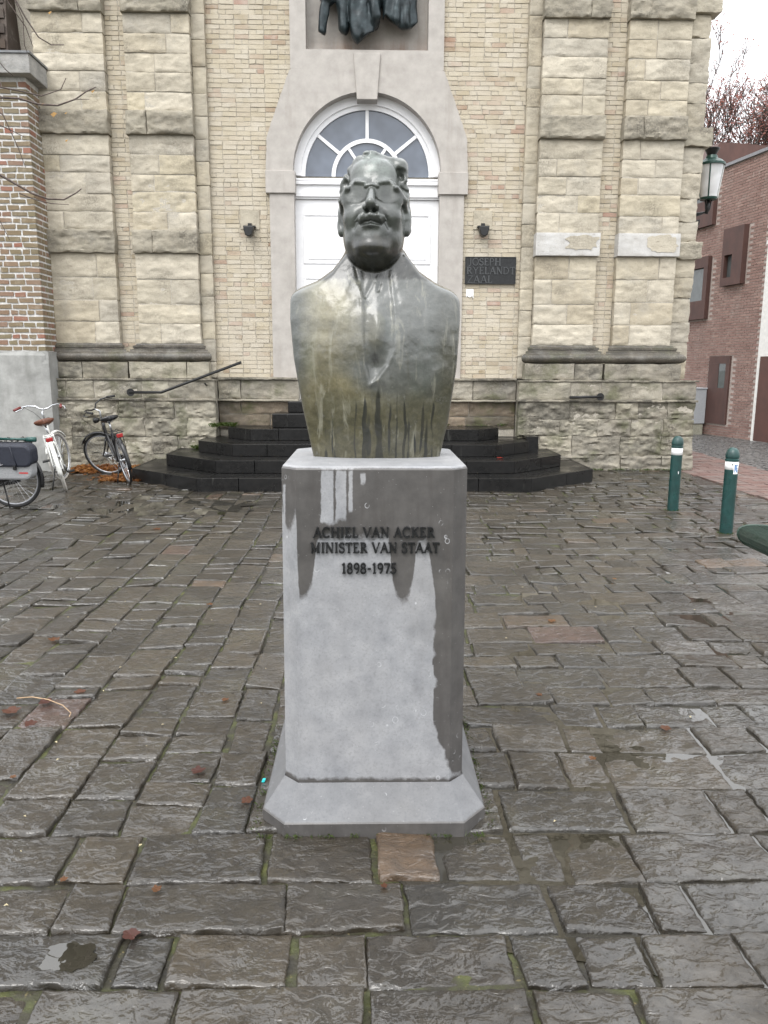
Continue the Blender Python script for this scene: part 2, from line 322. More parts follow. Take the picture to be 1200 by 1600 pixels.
WHITE = plain('white_paint', (.80,.80,.81), .35, 0, .02, 8)
GLASS = mk_glass('fanlight_glass', (.10,.118,.15), .10); HGLASS = mk_glass('window_glass', (.08,.09,.09), .02)
BLACKM = plain('black_metal', (.016,.016,.016), .4, .3); GREENM = plain('green_paint', (.010,.046,.042), .32, 0, .15, 12)
BENCHG = plain('bench_green_coating', (.025,.05,.036), .4); CHROME = plain('bright_steel', (.55,.56,.58), .25, .9, .05); RUBBER = plain('tyre_rubber', (.014,.014,.014), .6)
RIMS = plain('aluminium_rim', (.42,.43,.45), .35, .8, .05); BWHITE = plain('white_bike_enamel', (.72,.72,.68), .25, 0, .04); BBLACK = plain('black_bike_enamel', (.012,.012,.013), .2)
BROWNL = plain('brown_leather', (.13,.05,.028), .45, 0, .2, 40); REDL = plain('red_lens', (.30,.012,.012), .2); WTYRE = plain('cream_tyre', (.48,.46,.42), .6)
NAVY = plain('navy_canvas', (.017,.02,.032), .55, 0, .15, 60); GREYF = plain('grey_canvas', (.27,.275,.28), .7, 0, .1, 60)
GREEND = plain('dark_green_metal', (.012,.045,.034), .35, .2); LANT = mk_glass('lantern_glass', (.62,.62,.62), .12)
PLAQ = plain('bronze_plaque_dark', (.028,.029,.03), .42, .5, .2, 40); BARK = plain('bark', (.095,.072,.062), .85, 0, .25, 40, .4)
LEAFB = mk_leaf('fallen_leaf_brown', [(.15,.062,.022), (.22,.095,.032), (.11,.04,.02), (.26,.13,.05)]); LEAFR = mk_leaf('red_leaf', [(.085,.03,.026), (.11,.038,.026), (.15,.06,.032)])
LEAFO = mk_leaf('orange_leaf', [(.32,.125,.035), (.19,.07,.025), (.42,.20,.06), (.26,.105,.035)]); GRN = mk_leaf('weed_green', [(.04,.08,.012), (.075,.12,.02), (.06,.09,.025)])
LEAFT = mk_leaf('dull_red_leaf', [(.30,.10,.085), (.38,.14,.10), (.24,.075,.06)]); LEAFU = mk_leaf('rust_leaf', [(.45,.19,.06), (.36,.14,.045), (.52,.26,.09)])
PALE = plain('pale_litter', (.42,.36,.22), .7, 0, .4, 200); COBB = plain('grey_cobble', (.13,.125,.12), .35, 0, .25, 9, .4); CLINK = brick_mat('red_clinker', [(0, (.12,.062,.052)), (.5, (.16,.085,.07)), (1, (.12,.095,.085))], (.14,.11,.1), .4)
CABG = plain('grey_cabinet', (.42,.44,.46), .5, 0, .05); CABB = plain('cabinet_base', (.36,.35,.28), .8); LETTER = plain('letter_bronze', (.02,.021,.022), .35, .5)
WBRICK = plain('white_painted_brick', (.72,.71,.68), .7, 0, .06, 12, .2); GDOOR = plain('brown_door', (.085,.032,.022), .5, 0, .1, 4); TEAL = plain('turquoise_plastic', (.02,.5,.52), .4); PAPER = plain('white_paper', (.78,.78,.77), .7, 0, .02); STICK = plain('blue_print', (.03,.16,.42), .5); SILVERP = plain('silver_print', (.5,.5,.5), .4); REDP = plain('red_print', (.5,.03,.03), .5)

# ================================================================== GROUND
def struct(o): o['kind'] = 'structure'; return o
struct(MB().add([(-900,-200,-.09),(900,-200,-.09),(900,1500,-.09),(-900,1500,-.09)], [(0,1,2,3)]).build('ground', BED))
pave = struct(MB().add([(-9,-1,-.0155),(5.0,-1,-.0155),(5.0,13.4,-.0155),(-9,13.4,-.0155)], [(0,1,2,3)]).build('pavement', BED))
stones = []          # x0,x1,y0,y1
y = .55
while y < 12.7:                                                    # courses laid across the square
    dy = random.uniform(.17, .30)
    x = (-.42 if y > 2.30 else -4.2)+random.uniform(-.15, .1)
    if y > 2.30: x = -.42
    while x < 4.98:
        dx = random.uniform(.20, .48) if random.random() > .2 else random.uniform(.13, .20)
        if 4.98-x-dx < .14: dx = 4.98-x
        stones.append((x, x+dx, y, y+dy)); x += dx
    y += dy
YB = min(s[2] for s in stones if s[0] == -.42)
x = -.42
while x > -8.6:                                                    # lanes running away from the viewer
    dx = random.uniform(.18, .30); y = YB+random.uniform(-.02,.0)
    while y < 12.7:
        dy = random.uniform(.18, .46) if random.random() > .2 else random.uniform(.13, .18)
        stones.append((x-dx, x, y, y+dy)); y += dy
    x -= dx
def warp(x, y): return (x+.035*float(fbm(x*.8, y*.8, 0, 61, 2)), y+.04*float(fbm(x*.7, y*.7, 5, 67, 2)))
def quad(s):
    x0, x1, y0, y1 = s; g = random.uniform(.003, .009)+.005*max(0, float(fbm(x0*1.3, y0*1.3, 0, 71, 2))); j = lambda: random.uniform(-.009, .009)
    return [warp(*q) for q in [(x0+g+j(), y0+g+j()), (x1-g+j(), y0+g+j()), (x1-g+j(), y1-g+j()), (x0+g+j(), y1-g+j())]]
def area(s):
    P = [proj((x, y_, 0)) for x, y_ in ((s[0],s[2]),(s[1],s[2]),(s[1],s[3]),(s[0],s[3]))]
    if min(p[2] for p in P) < .2: return 0
    if not any(0 < p[0] < 1200 and 0 < p[1] < 1600 for p in P): return 0
    return abs(sum(P[i][0]*P[(i+1)%4][1]-P[(i+1)%4][0]*P[i][1] for i in range(4)))/2
stones.sort(key=area, reverse=True)
def stone_grid(q, nx, ny, sd, base=0.):
    q = np.array(q); lx = np.linalg.norm(q[1]-q[0]); ly = np.linalg.norm(q[3]-q[0])
    def line(n, L): a = [0, .0035/L, .009/L]; return np.array(a+list(np.linspace(.018/L, 1-.018/L, n-6))+[1-v for v in a[::-1]])
    U, V = np.meshgrid(line(nx, lx), line(ny, ly))
    P = (q[0][None,None]*((1-U)*(1-V))[...,None]+q[1]*(U*(1-V))[...,None]+q[2]*(U*V)[...,None]+q[3]*((1-U)*V)[...,None])
    X, Y = P[...,0], P[...,1]
    e = np.minimum(np.minimum(U, 1-U)*lx, np.minimum(V, 1-V)*ly)
    tilt = (U-.5)*random.uniform(-.010,.010)+(V-.5)*random.uniform(-.010,.010)
    Z = base+random.uniform(-.007,.005)+tilt*1.5+.004*fbm(X*5, Y*5, sd, 1)+.0034*fbm(X*20, Y*30, sd, 5)-.0022*np.abs(fbm(X*9+Y*4, Y*12, sd, 51, 3))-.006*(1-np.clip(e/.009, 0, 1)**.6)*(1+.5*fbm(X*30, Y*30, 0, 9))
    X = X+.004*(e < 1e-6)*fbm(X*25, Y*25, 3, 11); Y = Y+.004*(e < 1e-6)*fbm(X*25, Y*25, 7, 12)
    return X, Y, Z
def stone_mesh(s, fine):
    q = quad(s); nx = max(9, int((s[1]-s[0])/fine)+4); ny = max(9, int((s[3]-s[2])/fine)+4)
    X, Y, Z = stone_grid(q, nx, ny, random.random()*50)
    b = MB(); V = [(X[j,i],Y[j,i],Z[j,i]) for j in range(ny) for i in range(nx)]
    F = [(j*nx+i, j*nx+i+1, (j+1)*nx+i+1, (j+1)*nx+i) for j in range(ny-1) for i in range(nx-1)]
    per = [i for i in range(nx)]+[j*nx+nx-1 for j in range(1, ny)]+[(ny-1)*nx+i for i in range(nx-2, -1, -1)]+[j*nx for j in range(ny-2, 0, -1)]
    n0 = len(V); V += [(V[p][0], V[p][1], -.04) for p in per]; n = len(per)
    F += [(per[(i+1)%n], per[i], n0+i, n0+(i+1)%n) for i in range(n)]
    rv = random.random()*.95
    for (tx, ty, tv) in TINT:
        if s[0] <= tx <= s[1] and s[2] <= ty <= s[3]: rv = tv
    return b.add(V, F, rv)
TINT = [(*onZ(px, py)[:2], tv) for px, py, tv in ((628,1352,.985), (872,986,1.), (870,970,.97), (85,1095,1.), (640,1368,.985), (300,1480,.8))]
for i, s in enumerate(stones[:290]):
    stone_mesh(s, .016 if i < 90 else (.026 if i < 190 else .04)).build('paving_stone', SLATE, pave, smooth=True)
rest = MB()
for s in stones[290:]:
    if s[2] < 2.2 and area(s) == 0 and abs(s[0]) > 2.6: continue
    q = quad(s); z = random.uniform(-.006, .005); tx, ty = random.uniform(-.009,.009), random.uniform(-.009,.009)
    zz = [z-tx-ty, z+tx-ty, z+tx+ty, z-tx+ty]
    cx = sum(p[0] for p in q)/4; cy = sum(p[1] for p in q)/4
    V = [(p[0], p[1], -.04) for p in q]+[(p[0], p[1], a-.008) for p, a in zip(q, zz)]+[(cx+(p[0]-cx)*.9, cy+(p[1]-cy)*.9, a) for p, a in zip(q, zz)]
    rest.add(V, [(8,9,10,11)]+[(i, (i+1)%4, 4+(i+1)%4, 4+i) for i in range(4)]+[(4+i, 4+(i+1)%4, 8+(i+1)%4, 8+i) for i in range(4)])
rest.build('paving_stones', SLATE, pave, kind='stuff')
# side street to the right of the church: clinker band and grey setts
street = struct(MB().add([(5.0,-1,-.03),(40,-1,-.03),(40,60,-.03),(5.0,60,-.03)], [(0,1,2,3)]).build('street', BED))
ck = MB(); y = 3.0
while y < 24:
    x = 5.01+(.05 if int(y*20)%2 else 0)
    while x < 6.35:
        z = random.uniform(-.004,.004); ck.box(x, x+.195, y, y+.085, -.06, z); x += .205
    y += .095
ck.build('clinker_pavers', CLINK, street, kind='stuff')
cb = MB(); y = 3.0
while y < 30:
    x = 6.4+random.uniform(0,.08)
    while x < 9.6:
        dx = random.uniform(.11,.17); z = random.uniform(-.01,.006); cb.add([(x+.006,y+.006,-.06),(x+dx-.006,y+.006,-.06),(x+dx-.006,y+.114,-.06),(x+.006,y+.114,-.06),(x+.015,y+.015,z),(x+dx-.015,y+.015,z),(x+dx-.015,y+.105,z),(x+.015,y+.105,z)], [(4,5,6,7),(0,1,5,4),(1,2,6,5),(2,3,7,6),(3,0,4,7)]); x += dx
    y += .12
cb.build('cobbles', COBB, street, kind='stuff')
# standing rain water: in the joints on the right, a shallow pool on one stone on the left
def blob(cx, cy, rx, ry, z, seed, n=64, ragged=.35):
    V = [(cx, cy, z)]; 
    for i in range(n):
        a = 2*math.pi*i/n; k = 1+ragged*float(fbm(math.cos(a)*1.6+seed, math.sin(a)*1.6, seed, 3, 3)); V.append((cx+rx*k*math.cos(a), cy+ry*k*math.sin(a), z))
    return MB().add(V, [(0, 1+i, 1+(i+1)%n) for i in range(n)])
def puddle(mb): struct(mb.build('puddle', WATER))
for (cx, cy, rx, ry, sd_, zz_) in ((1.5,2.3,1.1,1.0,3.1,-.0105), (2.9,4.2,1.9,2.4,8.3,-.0112), (-2.6,9.0,1.5,.6,2.2,-.002)): puddle(blob(cx, cy, rx, ry, zz_, sd_, 80, .5))
p = onZ(105, 1522, .006); sp_ = min(stones[:120], key=lambda q: max(q[0]-p[0], p[0]-q[1], 0)+max(q[2]-p[1], p[1]-q[3], 0)); hx_, hy_ = (sp_[1]-sp_[0])/2, (sp_[3]-sp_[2])/2
rx_, ry_ = min(.07, hx_*.55), min(.08, hy_*.6); pw = warp(min(max(p[0], sp_[0]+rx_*1.4), sp_[1]-rx_*1.4) if hx_ > rx_*1.4 else (sp_[0]+sp_[1])/2, (sp_[2]+sp_[3])/2)
puddle(blob(pw[0], pw[1], rx_, ry_, .0066, 5.5, 120, .30))

# ================================================================== CHURCH
YP, YR, YB_ = 12.55, 12.66, 12.76                                   # pilaster face, return face, brick face
CX = -.02
church = thing('church', 'old church front of pale sandstone pilasters and buff brick around a white door', 'building', (CX, 13.2, 0))
def attr_dirt(o, d):
    me = o.data; a = me.attributes.new('dirt', 'FLOAT', 'POINT'); a.data.foreach_set('value', np.full(len(me.vertices), d, np.float32)); return o
def block(x0, x1, z0, z1, Yf, depth=.2, amp=.018, mat=None, parent=None, name='stone', dirt=0., step=.026, ragged=.006, bev=.010):
    nx = max(4, int((x1-x0)/step)+2); nz = max(4, int((z1-z0)/step)+2); sd = random.random()*90
    U, V = np.meshgrid(np.linspace(0,1,nx), np.linspace(0,1,nz))
    X = x0+(x1-x0)*U; Z = z0+(z1-z0)*V
    e = np.minimum(np.minimum(U,1-U)*(x1-x0), np.minimum(V,1-V)*(z1-z0)); edge = e < 1e-6
    Yv = Yf-amp*fbm(X*6+sd, Z*9, sd, 2, 3)*sstep(0,.06,e+.02)+bev*.7*(1-sstep(0,.018,e))+amp*.8*np.abs(fbm(X*3.0, Z*17, sd, 31, 3))-amp*.5*vnoise(X*34, Z*44, sd, 7)*sstep(0,.03,e)
    X = X+edge*ragged*fbm(X*9, Z*9, sd, 4); Z = Z+edge*ragged*fbm(X*9, Z*9, sd, 6)
    P = [(X[j,i],Yv[j,i],Z[j,i]) for j in range(nz) for i in range(nx)]
    F = [(j*nx+i, j*nx+i+1, (j+1)*nx+i+1, (j+1)*nx+i) for j in range(nz-1) for i in range(nx-1)]
    per = [i for i in range(nx)]+[j*nx+nx-1 for j in range(1,nz)]+[(nz-1)*nx+i for i in range(nx-2,-1,-1)]+[j*nx for j in range(nz-2,0,-1)]
    n0 = len(P); P += [(P[q][0], Yf+depth, P[q][2]) for q in per]; n = len(per)
    F += [(per[(i+1)%n], per[i], n0+i, n0+(i+1)%n) for i in range(n)]
    o = MB().add(P, F).build(name, mat or LIME, parent, angle=50)
    return attr_dirt(o, dirt)
def split(a, b, n, jit=.18):
    w_ = [1+random.uniform(-jit, jit) for _ in range(n)]; t = sum(w_); o = [a]
    for q in w_: o.append(o[-1]+(b-a)*q/t)
    o[-1] = b; return o
def joints(x0, x1, p1=.72):
    L = x1-x0
    if L < .5: return [x0, x1]
    if L < 1.3:
        return [x0, x0+L*random.choice([.28,.36,.45,.55,.64,.72]), x1] if random.random() < p1 else [x0, x1]
    n = max(2, round(L/.62)); return split(x0, x1, n, .35)
ZS = dict(m0=1.69, m1=1.97, b1a=3.345, b1b=3.685, b2a=5.06, b2b=5.39, b3a=6.74, b3b=7.08)
def coursed(x0, x1, z0, z1, n, Yf, parent, mat=LIME, gap=.007, amp=.016, dirt=0., p1=.72, jit=.15):
    zs = split(z0, z1, n, jit)
    for a, b in zip(zs[:-1], zs[1:]):
        xs = joints(x0, x1, p1)
        for c, d in zip(xs[:-1], xs[1:]): block(c+gap*(c > x0), d-gap*(d < x1), a+gap, b-gap, Yf+random.uniform(-.006,.008), .2, amp, mat, parent, dirt=dirt*random.random())
def moulding(x0, x1, parent, z0, z1, Y0):
    prof = [(0,0),(.10,0)]+[(.10+.085*math.sin(a), .075-.075*math.cos(a)) for a in np.linspace(.2, math.pi-.1, 7)]+[(.105,.155),(.105,.185),(.06,.195),(.058,.21),(.07,.215),(.07,.245),(.03,.255),(.02,z1-z0),(0,z1-z0)]
    n = len(prof); N = 24; b = MB(); V = []; F = []
    for i in range(N+1):
        u = i/N
        for (d, h) in prof:
            e = d*(1 if 0 < i < N else 1); xx = x0+(x1-x0)*u
            xx = (x0-d) if i == 0 else ((x1+d) if i == N else xx)
            V.append((xx, Y0-d+.006*float(vnoise(xx*9, h*30, 1.)), z0+h+.004*float(vnoise(xx*7, h*9, 5.))))
    for i in range(N):
        for j in range(n-1): F.append((i*n+j, (i+1)*n+j, (i+1)*n+j+1, i*n+j+1))
    F += [tuple(range(n))[::-1], tuple(range(N*n, N*n+n))]
    attr_dirt(b.add(V, F).build('base_moulding', DARKM, parent, angle=40), .4)
def pilaster(x0, x1, white=False):
    core = MB().box(x0+.012, x1-.012, YP+.019, 13.1, 1.9, 9.4).build('pilaster', MORT, church)
    segs = [(ZS['m1'], ZS['b1a'], 4), (ZS['b1b'], ZS['b2a'], 5), (ZS['b2b'], ZS['b3a'], 5), (ZS['b3b'], 8.5, 5), (8.5, 9.4, 3)]
    for a, b, n in segs: coursed(x0, x1, a, b, n, YP, core, amp=.011)
    for nm in ('b1', 'b2', 'b3'):
        wm = white and nm == 'b1'
        xs = [x0-.02, x1+.02] if (wm or random.random() < .6) else [x0-.02, x0+(x1-x0)*random.choice([.3,.7]), x1+.02]
        for c, d in zip(xs[:-1], xs[1:]):
            block(c+.003, d-.003, ZS[nm+'a'], ZS[nm+'b'], YP-.075, .25, 0.003 if wm else .018, WHITEB if wm else BAND, core, 'band_stone', 0 if wm else .38, bev=.004 if wm else .022, ragged=.002 if wm else .01)
        if wm:                                                     # bare stone patch where the limewash has fallen off
            cxp, czp = x1-.26, (ZS['b1a']+ZS['b1b'])/2+.02; ph_ = random.random()*9; pts = [(cxp+.24*(1+.25*float(fbm(math.cos(a)*2.2+ph_, math.sin(a)*2.2, 0, 5)))*np.sign(math.cos(a))*abs(math.cos(a))**.6, czp+.115*(1+.3*float(fbm(math.cos(a)*2.2, math.sin(a)*2.2+ph_, 3, 7)))*np.sign(math.sin(a))*abs(math.sin(a))**.6) for a in np.linspace(0, 2*math.pi, 41)[:-1]]
            attr_dirt(MB().prismY(pts, YP-.0815, YP-.06).build('bare_patch', LIME, core), .1)
    moulding(x0-.02, x1+.02, core, ZS['m0'], ZS['m1'], YP)
    coursed(x0-.14, x1+.14, 1.425, 1.69, 1, YP-.16, core, PLINTH, p1=.5, amp=.014, dirt=.8)
LP1 = (-4.98, -3.94); LP2 = (-3.63, -2.66); RP1 = (2.63, 3.60); RP2 = (3.92, 4.86)
for a, b in (LP1, LP2): pilaster(a, b)
for a, b in (RP1, RP2): pilaster(a, b, True)
# return strips beside the pilasters, right corner
def ret(x0, x1, Yf, z0=1.44, dark=0., n=None):
    core = MB().box(x0+.01, x1-.01, Yf+.03, 13.15, z0, 9.4).build('return_strip', MORT, church)
    zs = split(z0, 9.4, 24, .25)
    for a, b in zip(zs[:-1], zs[1:]): block(x0, x1, a+.004, b-.004, Yf+random.uniform(-.004,.004), .15, .008, LIME, core, dirt=dark*random.random(), ragged=.005)
ret(-2.655, -2.455, YR, dark=.3); ret(2.425, 2.625, YR, dark=.3)
core = MB().box(4.86, 5.16, YR+.04, 13.1, 1.44, 9.4).build('corner', MORT, church)
zs = split(1.44, 9.4, 25, .2)
for a, b in zip(zs[:-1], zs[1:]):
    band = any(abs((a+b)/2-(ZS[k+'a']+ZS[k+'b'])/2) < .17 for k in ('b1','b2','b3'))
    block(4.865, 5.19+random.uniform(-.025,.03)+(.10 if band else 0), a+.004, b-.004, YR-(.07 if band else 0)+random.uniform(-.01,.012), .3, .016, BAND if band else LIME, core, dirt=.3*random.random(), ragged=.014)
    MB().box(5.05, 5.17+random.uniform(-.02,.03), YR+.302, YR+2.4, a+.006, b-.006).build('stone', LIME, core)
# body of the building (mortar core, also the flank that runs away along the side street)
body = MB().box(-5.6, 5.14, 12.98, 15.2, 0, 9.45).build('nave_wall', MORT, church)  # unseen height and depth cut down so sky light reaches house and paving
MB().add([(-5.8,12.3,9.46),(5.4,12.3,9.46),(5.4,15.4,9.46),(-5.8,15.4,9.46),(-.2,13.4,9.9),(-.2,14.6,9.9)], [(0,1,4),(1,2,5,4),(2,3,5),(3,0,4,5),(0,3,2,1)]).build('roof', plain('roof_slate', (.06,.06,.065), .6), church)  # unseen roof, shaped low so the wet paving mirrors more sky
# plinth of both wings
for s_, (x0, x1) in (('L', (-5.3, -2.42)), ('R', (2.40, 5.24))):
    core = MB().box(x0+.02, x1-.02, 12.337, 13.0, 0, 1.42).build('plinth', MORT, church)
    coursed(x0, x1, 1.115, 1.40, 1, 12.312, core, PLINTH, dirt=.6, amp=.016)
    for z0, z1, yy in ((1.40, 1.428, 12.29), (1.085, 1.118, 12.26)):
        b = block(x0-.03, x1+.03, z0, z1, yy, .16, .006, BAND, core, 'ledge', .9)
    zs = split(-.02, 1.085, 4, .2)
    for a, b in zip(zs[:-1], zs[1:]):
        xs = split(x0, x1, 5, .4)
        for c, d in zip(xs[:-1], xs[1:]): block(c+.005*(c > x0), d-.005*(d < x1), a+.004, b-.004, 12.30+random.uniform(-.015,.01)-(.05 if a < .0 else 0), .2, .03, PLINTH, core, dirt=.85*random.random(), ragged=.014)
# plinth of the middle
for x0, x1 in ((-2.42, -1.13), (1.09, 2.40)):
    core = MB().box(x0, x1, 12.66, 13.0, .3, 1.43).build('plinth', MORT, church)
    coursed(x0, x1, 1.10, 1.41, 1, 12.60, core, PLINTH, dirt=.5, p1=1)
    block(x0, x1, 1.41, 1.445, 12.55, .18, .006, BAND, core, 'ledge', .8); block(x0, x1, 1.07, 1.10, 12.54, .18, .006, BAND, core, 'ledge', .3)
    coursed(x0, x1, .62, 1.07, 2, 12.62, core, stone_mat('brown_plinth_stone', [(.16,.12,.08), (.22,.17,.12), (.12,.10,.07)], .9, .8, 1, .6) if x0 < 0 else bpy.data.materials['brown_plinth_stone'], dirt=.5, p1=1)
# ---- brickwork
PORT = [(1.55, 1.08), (1.52, 4.0), (1.56, 4.28), (1.56, 4.65), (1.54, 5.1), (1.44, 5.36), (1.17, 6.06), (1.165, 9.4)]   # half outline of the portal (x, z)
def port_half(z):
    for (xa, za), (xb, zb) in zip(PORT[:-1], PORT[1:]):
        if za <= z <= zb: return xa+(xb-xa)*(z-za)/(zb-za)
    return 1.165
BR = []; H_ = .068
def lay(core, x0f, x1f, z0, z1, Yf, tz=None):
    z = z0; row = 0
    while z+H_ < z1:
        x0, x1 = x0f(z+H_/2), x1f(z+H_/2); x = x0-((row % 2)*.115)-random.random()*.02
        while x < x1:
            L = .21 if (row % 2 == 0 or random.random() < .4) else .10
            a, b = max(x, x0), min(x+L, x1)
            if b-a > .03: BR.append((core, a, b, z+.005, z+H_-.004, Yf+random.uniform(-.003,.004)))
            x += L+.011
        z += H_; row += 1
def bw(x0, x1, z0, Yf):
    mb = MB().box(x0, x1, Yf+.012, 13.05, z0, 9.4)
    if x1 == -1.3: mb.box(-1.3, -1.1, Yf+.012, 13.04, 5.3, 9.4)
    if x0 == 1.3: mb.box(1.07, 1.3, Yf+.012, 13.04, 5.3, 9.4)
    return mb.build('brick_wall', MORT, church)
lay(bw(-2.46, -1.3, 1.44, YB_), lambda z: -2.455, lambda z: CX-port_half(z)+.03, 1.445, 8.2, YB_)
lay(bw(1.3, 2.43, 1.44, YB_), lambda z: CX+port_half(z)-.03, lambda z: 2.425, 1.445, 8.2, YB_)
lay(bw(-3.94, -3.63, 1.42, 12.68), lambda z: -3.935, lambda z: -3.635, 1.44, 8.2, 12.68)
lay(bw(3.60, 3.92, 1.42, 12.68), lambda z: 3.605, lambda z: 3.915, 1.44, 8.2, 12.68)
def bsize(b):
    p = proj(((b[1]+b[2])/2, b[5], (b[3]+b[4])/2)); inside = 0 < p[0] < 1200 and 0 < p[1] < 1600
    return (b[2]-b[1])/p[2]*(1 if inside else .01)
BR.sort(key=bsize, reverse=True)
def brick(mb, a, b, c, d, Yf):
    j = lambda: random.uniform(-.0055,.0055); Yf += random.uniform(-.003,.004)
    mb.add([(a+j(),Yf+.002,c+j()),(b+j(),Yf+.002,c+j()),(b+j(),Yf+.001,d+j()),(a+j(),Yf+.001,d+j()),(a,Yf+.03,c),(b,Yf+.03,c),(b,Yf+.03,d),(a,Yf+.03,d)],
           [(0,1,2,3),(1,0,4,5),(2,1,5,6),(3,2,6,7),(0,3,7,4)]); return mb
for b in BR[:290]: brick(MB(), *b[1:]).build('brick', YBRICK, b[0])
others = {}
for b in BR[290:]: brick(others.setdefault(b[0].name, (b[0], MB()))[1], *b[1:])
for o, mb in others.values(): mb.build('bricks', YBRICK, o, kind='stuff')
# ---- portal
portal = MB()
YPO = 12.70
RA = 1.15; ZSP = 4.60                                               # arch radius, springing height
ZIM = 4.27
def arc(r, n=161, a0=0., a1=math.pi): return [(CX+r*math.cos(a), ZSP+r*math.sin(a)) for a in np.linspace(a0, a1, n)]
# stone slab with arched opening: triangulated strip between inner and outer outline
inner = [(CX+RA, ZSP)]+arc(RA)[1:-1]+[(CX-RA, ZSP)]
outer = []
for (xi, zi) in inner:
    a = math.atan2(zi-ZSP, xi-CX); t = .05
    while t < 6:
        x, z = t*math.cos(a), ZSP+t*math.sin(a)
        if z > 6.06 or abs(x) > port_half(z): break
        t += .01
    outer.append((CX+x, min(z, 6.06)))
V = [(x, YPO, z) for x, z in inner]+[(x, YPO, z) for x, z in outer]+[(x, 13.0, z) for x, z in inner]+[(x, 13.0, z) for x, z in outer]
n = len(inner); F = []
for i in range(n-1):
    F += [(i, n+i, n+i+1, i+1), (2*n+i, i, i+1, 2*n+i+1), (n+i, 3*n+i, 3*n+i+1, n+i+1)]
po = portal.add(V, F).build('portal_surround', PORTAL, church)
rust = lambda o, f: (o.data.attributes.new('rust', 'FLOAT', 'POINT').data.foreach_set('value', np.array([f(v.co) for v in o.data.vertices], np.float32)), o)[1]
for s_ in (-1, 1):
    xo, xi = CX+s_*1.52, CX+s_*(RA-.01)
    MB().prismY([(min(xo,xi), 1.08), (max(xo,xi), 1.08), (max(xo,xi), ZIM), (min(xo,xi), ZIM)], YPO+.002, 13.0).build('jamb', PORTAL, church)
    xo, xi = CX+s_*1.575, CX+s_*(RA-.035)
    MB().box(min(xo,xi), max(xo,xi), YPO-.035, 13.0, ZIM+.001, ZSP-.001).build('impost', PORTAL, church, bevel=.008)
k = MB().prismY([(CX-.155, 5.63), (CX+.155, 5.63), (CX+.205, 6.28), (CX-.205, 6.28)], YPO-.03, 12.99).build('keystone', PORTAL, church, bevel=.008)
# niche above the arch
nz0, nz1 = 6.33, 9.4; nx = .925
up_ = MB()
for s_ in (-1, 1): up_.box(min(CX+s_*nx, CX+s_*1.165), max(CX+s_*nx, CX+s_*1.165), YPO+.001, 13.0, 6.061, nz1)
up_.prismY([(CX-nx+.0005, 6.061), (CX+nx-.0005, 6.061), (CX+nx-.0005, nz0), (CX-nx+.0005, nz0)], YPO+.0015, 13.0)
up_.build('niche_frame', PORTAL, church)
gx, gz = np.meshgrid(np.linspace(CX-nx, CX+nx, 41), np.linspace(0, 1, 40)); gxf, gzf = gx.ravel(), gz.ravel()
prof = np.where(gzf < .1, gzf/.1, 1.0); YY = YPO+.0025+.26*prof; ZZ = np.where(gzf < .1, nz0+.0+gzf/.1*.10, nz0+.10+(gzf-.1)/.9*(nz1-nz0-.1))
ru = np.clip(np.exp(-((gxf-(CX-.33))/.16)**2)*.9+np.exp(-((gxf-(CX+.50))/.16)**2)*.7+.25, 0, 1)*np.exp(-((ZZ-6.43)/.12)**2)
me = numesh('niche_back', np.stack([gxf, YY, ZZ], 1), [(j*41+i, j*41+i+1, (j+1)*41+i+1, (j+1)*41+i) for j in range(39) for i in range(40)], False, {'rust': ru})
nb = bpy.data.objects.new('niche_back', me); C.objects.link(nb); me.materials.append(PORTAL); attach(nb, church)
# ---- door and fanlight
YD = 12.90
fr = MB(); r1, r0 = RA+.02, .955
def ringseg(mb, ra, rb, y0, y1, a0=0, a1=math.pi, n=40):
    A = np.linspace(a0, a1, n); V = []
    for a in A:
        for (r, yy) in ((ra, y0), (rb, y0), (rb, y1), (ra, y1)): V.append((CX+r*math.cos(a), yy, ZSP-.02+r*math.sin(a)))
    F = []
    for i in range(n-1):
        for j in range(4): F.append((i*4+j, i*4+(j+1)%4, (i+1)*4+(j+1)%4, (i+1)*4+j))
    return mb.add(V, F+[(0,1,2,3),(n*4-1,n*4-2,n*4-3,n*4-4)])
fan = MB(); ringseg(fan, 1.045, 1.19, YD-.02, YD+.08); ringseg(fan, .975, 1.05, YD+.015, YD+.08)
fl = fan.build('fanlight', WHITE, church, angle=30)
mu = MB(); ringseg(mu, .50, .56, YD+.02, YD+.07); mu.build('glazing_ring', WHITE, fl, angle=30)
for a in (38, 90, 142):
    c_, s_ = math.cos(R(a)), math.sin(R(a)); t = (-s_*.025, c_*.025)
    MB().prismY([(CX+.55*c_-t[0], ZSP-.02+.55*s_-t[1]), (CX+1.0*c_-t[0], ZSP-.02+1.0*s_-t[1]), (CX+1.0*c_+t[0], ZSP-.02+1.0*s_+t[1]), (CX+.55*c_+t[0], ZSP-.02+.55*s_+t[1])], YD+.024, YD+.066).build('glazing_bar', WHITE, fl)
for a in (55, 125):
    c_, s_ = math.cos(R(a)), math.sin(R(a)); t = (-s_*.022, c_*.022)
    MB().prismY([(CX+.02*c_-t[0], ZSP-.02+.02*s_-t[1]), (CX+.51*c_-t[0], ZSP-.02+.51*s_-t[1]), (CX+.51*c_+t[0], ZSP-.02+.51*s_+t[1]), (CX+.02*c_+t[0], ZSP-.02+.02*s_+t[1])], YD+.026, YD+.064).build('glazing_bar', WHITE, fl)
